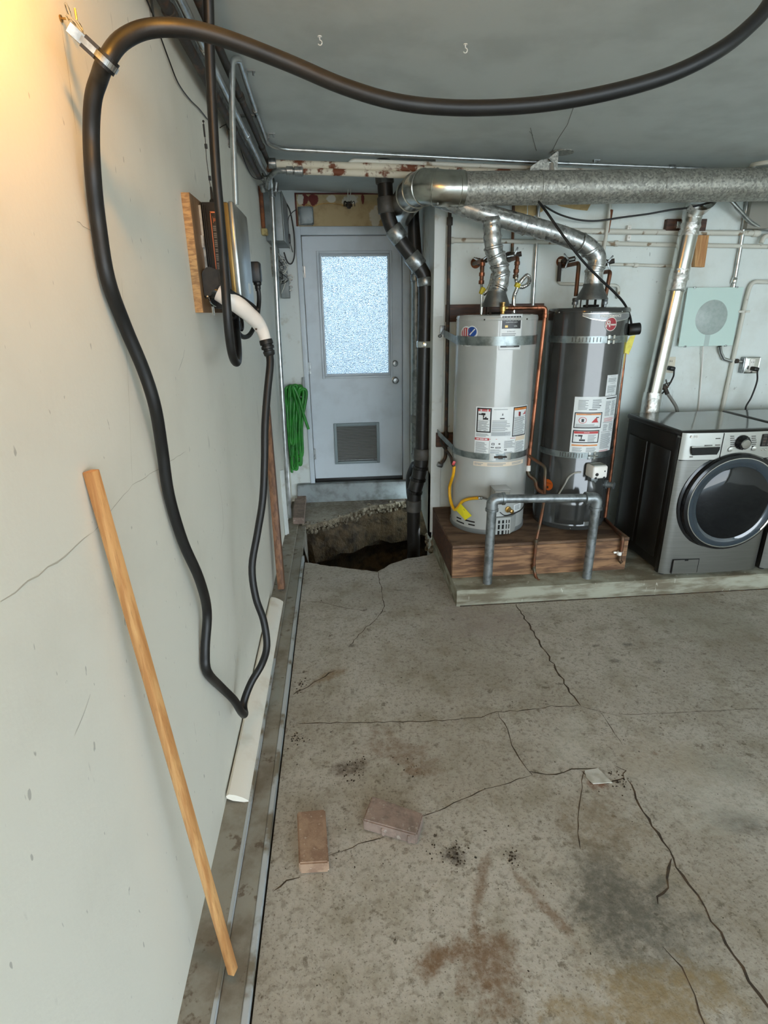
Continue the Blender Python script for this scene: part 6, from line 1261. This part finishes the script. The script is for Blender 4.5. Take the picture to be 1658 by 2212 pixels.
# tan scraps of bare wallboard under the duct
for px0, py0, pts, lab in ((0, 0, ((1112, 440), (1138, 440), (1138, 462), (1120, 470), (1112, 466)), 'left tan scrap of torn wallboard under the duct'), (0, 0, ((1140, 440), (1176, 440), (1172, 456), (1150, 468), (1140, 466)), 'middle tan scrap of torn wallboard under the duct'), (0, 0, ((1196, 440), (1276, 440), (1268, 455), (1240, 452), (1212, 446)), 'right tan scrap of torn wallboard under the duct')):
    g = MB(); g.prism([W_(x, y, YB-.003) for x, y in pts], (0, .003, 0)); tag(obj('torn_wallboard', g, mat('bare_wallboard', lin(190, 164, 116), lin(170, 144, 98), 14, rough=.9)), lab, 'wallboard')
# pale green glass panel on stand-offs
pc = [W_(x, y, YB-.035) for x, y in ((1485, 620), (1606, 622), (1578, 749), (1463, 746))]
cx_, cz_ = sum(p.x for p in pc)/4, sum(p.z for p in pc)/4; hw_ = (abs(pc[1].x-pc[0].x)+abs(pc[2].x-pc[3].x))/4; hh_ = (pc[0].z+pc[1].z-pc[2].z-pc[3].z)/4
tt = NT('green_panel_paint'); tw = tt.math('MULTIPLY', tt.math('SUBTRACT', tt.noise(30, 3), .5), .06)
M_GREEN = tt.done(lin(200, 224, 217), .3, 0)
t_ = thing('green_panel', 'square pale green panel with grey disc on the heater wall', 'panel', (cx_, YB, cz_-hh_))
g = MB(); g.box(cx_-hw_, cx_+hw_, YB-.042, YB-.036, cz_-hh_, cz_+hh_, .001, 1); obj('panel_sheet', g, M_GREEN, t_)
ctr = W_(1536, 686, YB-.043); rr_ = (W_(1536, 648, YB-.043).z-W_(1536, 724, YB-.043).z)/2
g = MB(); g.lathe([(rr_, 0), (rr_*.98, .0012), (.001, .0016)], (ctr.x, YB-.042, ctr.z), (0, -1, 0), 40); obj('grey_disc', g, mat('disc_grey', lin(172, 184, 180), lin(160, 174, 170), 40, rough=.35), t_)
g = MB(); g.box(ctr.x-.022, ctr.x+.016, YB-.0426, YB-.041, cz_-hh_+.002, ctr.z-rr_*.96); obj('disc_stem', g, mat('stem_grey', lin(176, 194, 190), rough=.35), t_)
g = MB(); g.box(cx_-hw_+.012, cx_+hw_-.03, YB-.034, YB-.001, cz_-hh_+.02, cz_+hh_-.02); obj('back_box', g, M_WPIPE, t_)
for sx_ in (-.75, .75):
    for sz_ in (-1, 1): g = MB(); g.box(cx_+hw_*sx_-.008, cx_+hw_*sx_+.008, YB-.046, YB-.03, cz_+hh_*sz_-.006, cz_+hh_*sz_+.006, .002); obj('edge_clip', g, M_STEEL, t_)
wire('white_wire', [W_(1518, 748, YB-.03), W_(1515, 800, YB-.012), W_(1511, 850, YB-.012), W_(1508, 890, YB-.015)], .005, M_WHITE, 'thin white wire hanging below the pale green panel', 'wire')
# conduit to the surface outlet, the outlet, plugs and cords
pipe('outlet_conduit', [W_(1554, 748, YB-.03), W_(1556, 762), W_(1562, 775), W_(1576, 780), W_(1606, 781)], .013, M_EMT, 'curved conduit from the green panel to the metal outlet', 'conduit', raw=True, parts=[('coupling', W_(1588, 780), (1, 0, 0), .017, .04, M_IRON)])
oc = W_(1622, 789, YB-.05)
t_ = thing('metal_outlet', 'square metal surface outlet at the right of the wall', 'outlet', (oc.x, YB, oc.z-.06))
g = MB(); g.box(oc.x-.062, oc.x+.05, YB-.045, YB, oc.z-.058, oc.z+.058, .004); obj('outlet_box', g, M_STEEL, t_)
g = MB(); g.box(oc.x-.055, oc.x+.062, YB-.052, YB-.045, oc.z-.06, oc.z+.06, .008, 3); obj('cover_plate', g, M_CHROME, t_)
g = MB(); g.box(oc.x-.018, oc.x+.02, YB-.056, YB-.05, oc.z-.045, oc.z+.045, .004); fc = obj('receptacle', g, M_WHITE, t_)
for dx in (-.007, .009): g = MB(); g.box(oc.x+dx-.0015, oc.x+dx+.0015, YB-.0568, YB-.055, oc.z+.018, oc.z+.028); obj('socket_slot', g, M_DARK, fc)
def plugcord(name, p, pts, label, r=.006):
    t_ = thing(name, label, 'plug', p); g = MB(); g.obox(p, (.045, .05, .032), Euler((0, .2, 0)), .010, 3); obj('plug_head', g, M_BLACK, t_)
    obj('cord', MB().tube(catmull([p+Vector((.018, -.01, 0))]+pts, 6), r, 8), M_BLACK, t_)
plugcord('appliance_plug', oc+Vector((.01, -.03, -.025)), [W_(1635, 805, 4.0), W_(1634, 825, 3.98), W_(1622, 858, 3.96), W_(1610, 880, 3.95), W_(1612, 900, 3.93)], 'black plug and cord in the metal outlet')
ic = W_(1449, 787, YB-.006)
t_ = thing('wall_outlet', 'ivory wall outlet right of the vent pipe', 'outlet', (ic.x, YB, ic.z-.06))
g = MB(); g.prism([W_(x, y, YB-.008) for x, y in ((1440, 771), (1459, 771), (1455, 806), (1436, 805))], (0, .008, 0)); obj('cover_plate', g, M_IVORY, t_)
g = MB(); g.lathe([(.018, 0), (.018, .003)], W_(1449, 782, YB-.008), (0, -1, 0), 18); s_ = obj('receptacle', g, M_IVORY, t_)
for dx in (-.007, .006): q = W_(1449, 781, YB-.012); g = MB(); g.box(q.x+dx-.0015, q.x+dx+.0015, YB-.0125, YB-.010, q.z-.004, q.z+.008); obj('socket_slot', g, M_DARK, s_)
plugcord('appliance_plug', W_(1449, 796, YB-.035), [W_(1455, 803, 4.03), W_(1453, 815, 4.02), W_(1440, 838, 4.0), W_(1425, 855, 3.98), W_(1405, 880, 3.92)], 'black plug and cord in the ivory outlet')
p = W_(1433, 836, 4.0)
t_ = thing('washer_tap', 'dark tap on the wall with grey supply hose to the washing machine', 'tap', p)
g = MB(); g.cyl((p.x, YB, p.z), (p.x, 3.98, p.z), .014, n=10); g.ball((p.x, 4.0, p.z), .022); g.cyl((p.x, 3.99, p.z), (p.x+.02, 3.97, p.z-.05), .016, n=10); obj('tap_body', g, M_IRON, t_)
for k in range(4): an = .4+k*PI/2; g = MB(); g.obox((p.x+.02*math.cos(an), 3.965, p.z+.03+.016*math.sin(an)), (.035, .006, .010), Euler((0, -an, 0)), .003); obj('handle_wing', g, M_IRON, t_)
obj('supply_hose', MB().tube(catmull([p+Vector((.02, -.03, -.05)), W_(1441, 850, 3.98), W_(1452, 866, 3.97), W_(1460, 880, 3.95), W_(1463, 895, 3.92)], 6), .012, 10), mat('hose_grey', lin(128, 128, 122), rough=.5), t_)
# grey panel at the upper right and a painted bracket
a, b = W_(1622, 430, YB-.06), W_(1720, 494, YB-.06); g = MB(); g.box(a.x, a.x+.42, YB-.07, YB, b.z, a.z+.06, .006); tag(obj('breaker_box', g, mat('panel_taupe', lin(140, 138, 128), rough=.6)), 'grey-brown panel box at the upper right corner', 'electrical box')
g = MB(); g.tube(rounded([W_(1643, 525, 4.03), W_(1650, 510, 4.03), W_(1675, 508, 4.03)], .02), .016, 10); tag(obj('pipe_bend', g, M_WPIPE), 'white pipe bend at the right edge under the grey panel', 'pipe')
# ceiling hooks and hairline cracks
for px, py, lab in ((690, 78, 'small white ceiling hook above the cable swag, nearer the left wall'), (1005, 95, 'small white ceiling hook above the lowest part of the cable swag')):
    p = at(px, py, Z=CZ(.5 if px < 800 else 1.1)); g = MB(); g.tube([p+Vector((0, 0, 0)), p+Vector((0, 0, -.012))]+[p+Vector((.008*math.sin(k*.6), 0, -.02+.008*math.cos(k*.6))) for k in range(8)], .002, 6); g.lathe([(.008, -.003), (.008, 0)], p, (0, 0, 1), 10); tag(obj('ceiling_hook', g, M_WHITE), lab, 'hook')
M_HAIR = mat('ceiling_crack', lin(112, 114, 110), rough=.9)
for i, (pxs, w) in enumerate((([(1145, 280), (1150, 300), (1158, 326)], .006), ([(1240, 228), (1225, 270), (1205, 300), (1190, 330)], .005), ([(1150, 295), (1143, 287)], .005))):
    g = MB(); pts = [at(*p, Z=CZ(1.85)) for p in pxs]; pts = [Vector((p.x, p.y, CZ(p.x)-.0002)) for p in pts]; g.tube(pts, w/3, 4); obj('crack', g, M_HAIR, ceil, smooth=0)
wire('white_cable', [at(1590, 372, Y=4.02), at(1625, 362, Y=3.9), at(1660, 350, Y=3.6), (3.9, 3.2, 2.645)], .012, M_WPIPE, 'pale conduit leaving along the ceiling at the right edge', 'conduit', n=8)
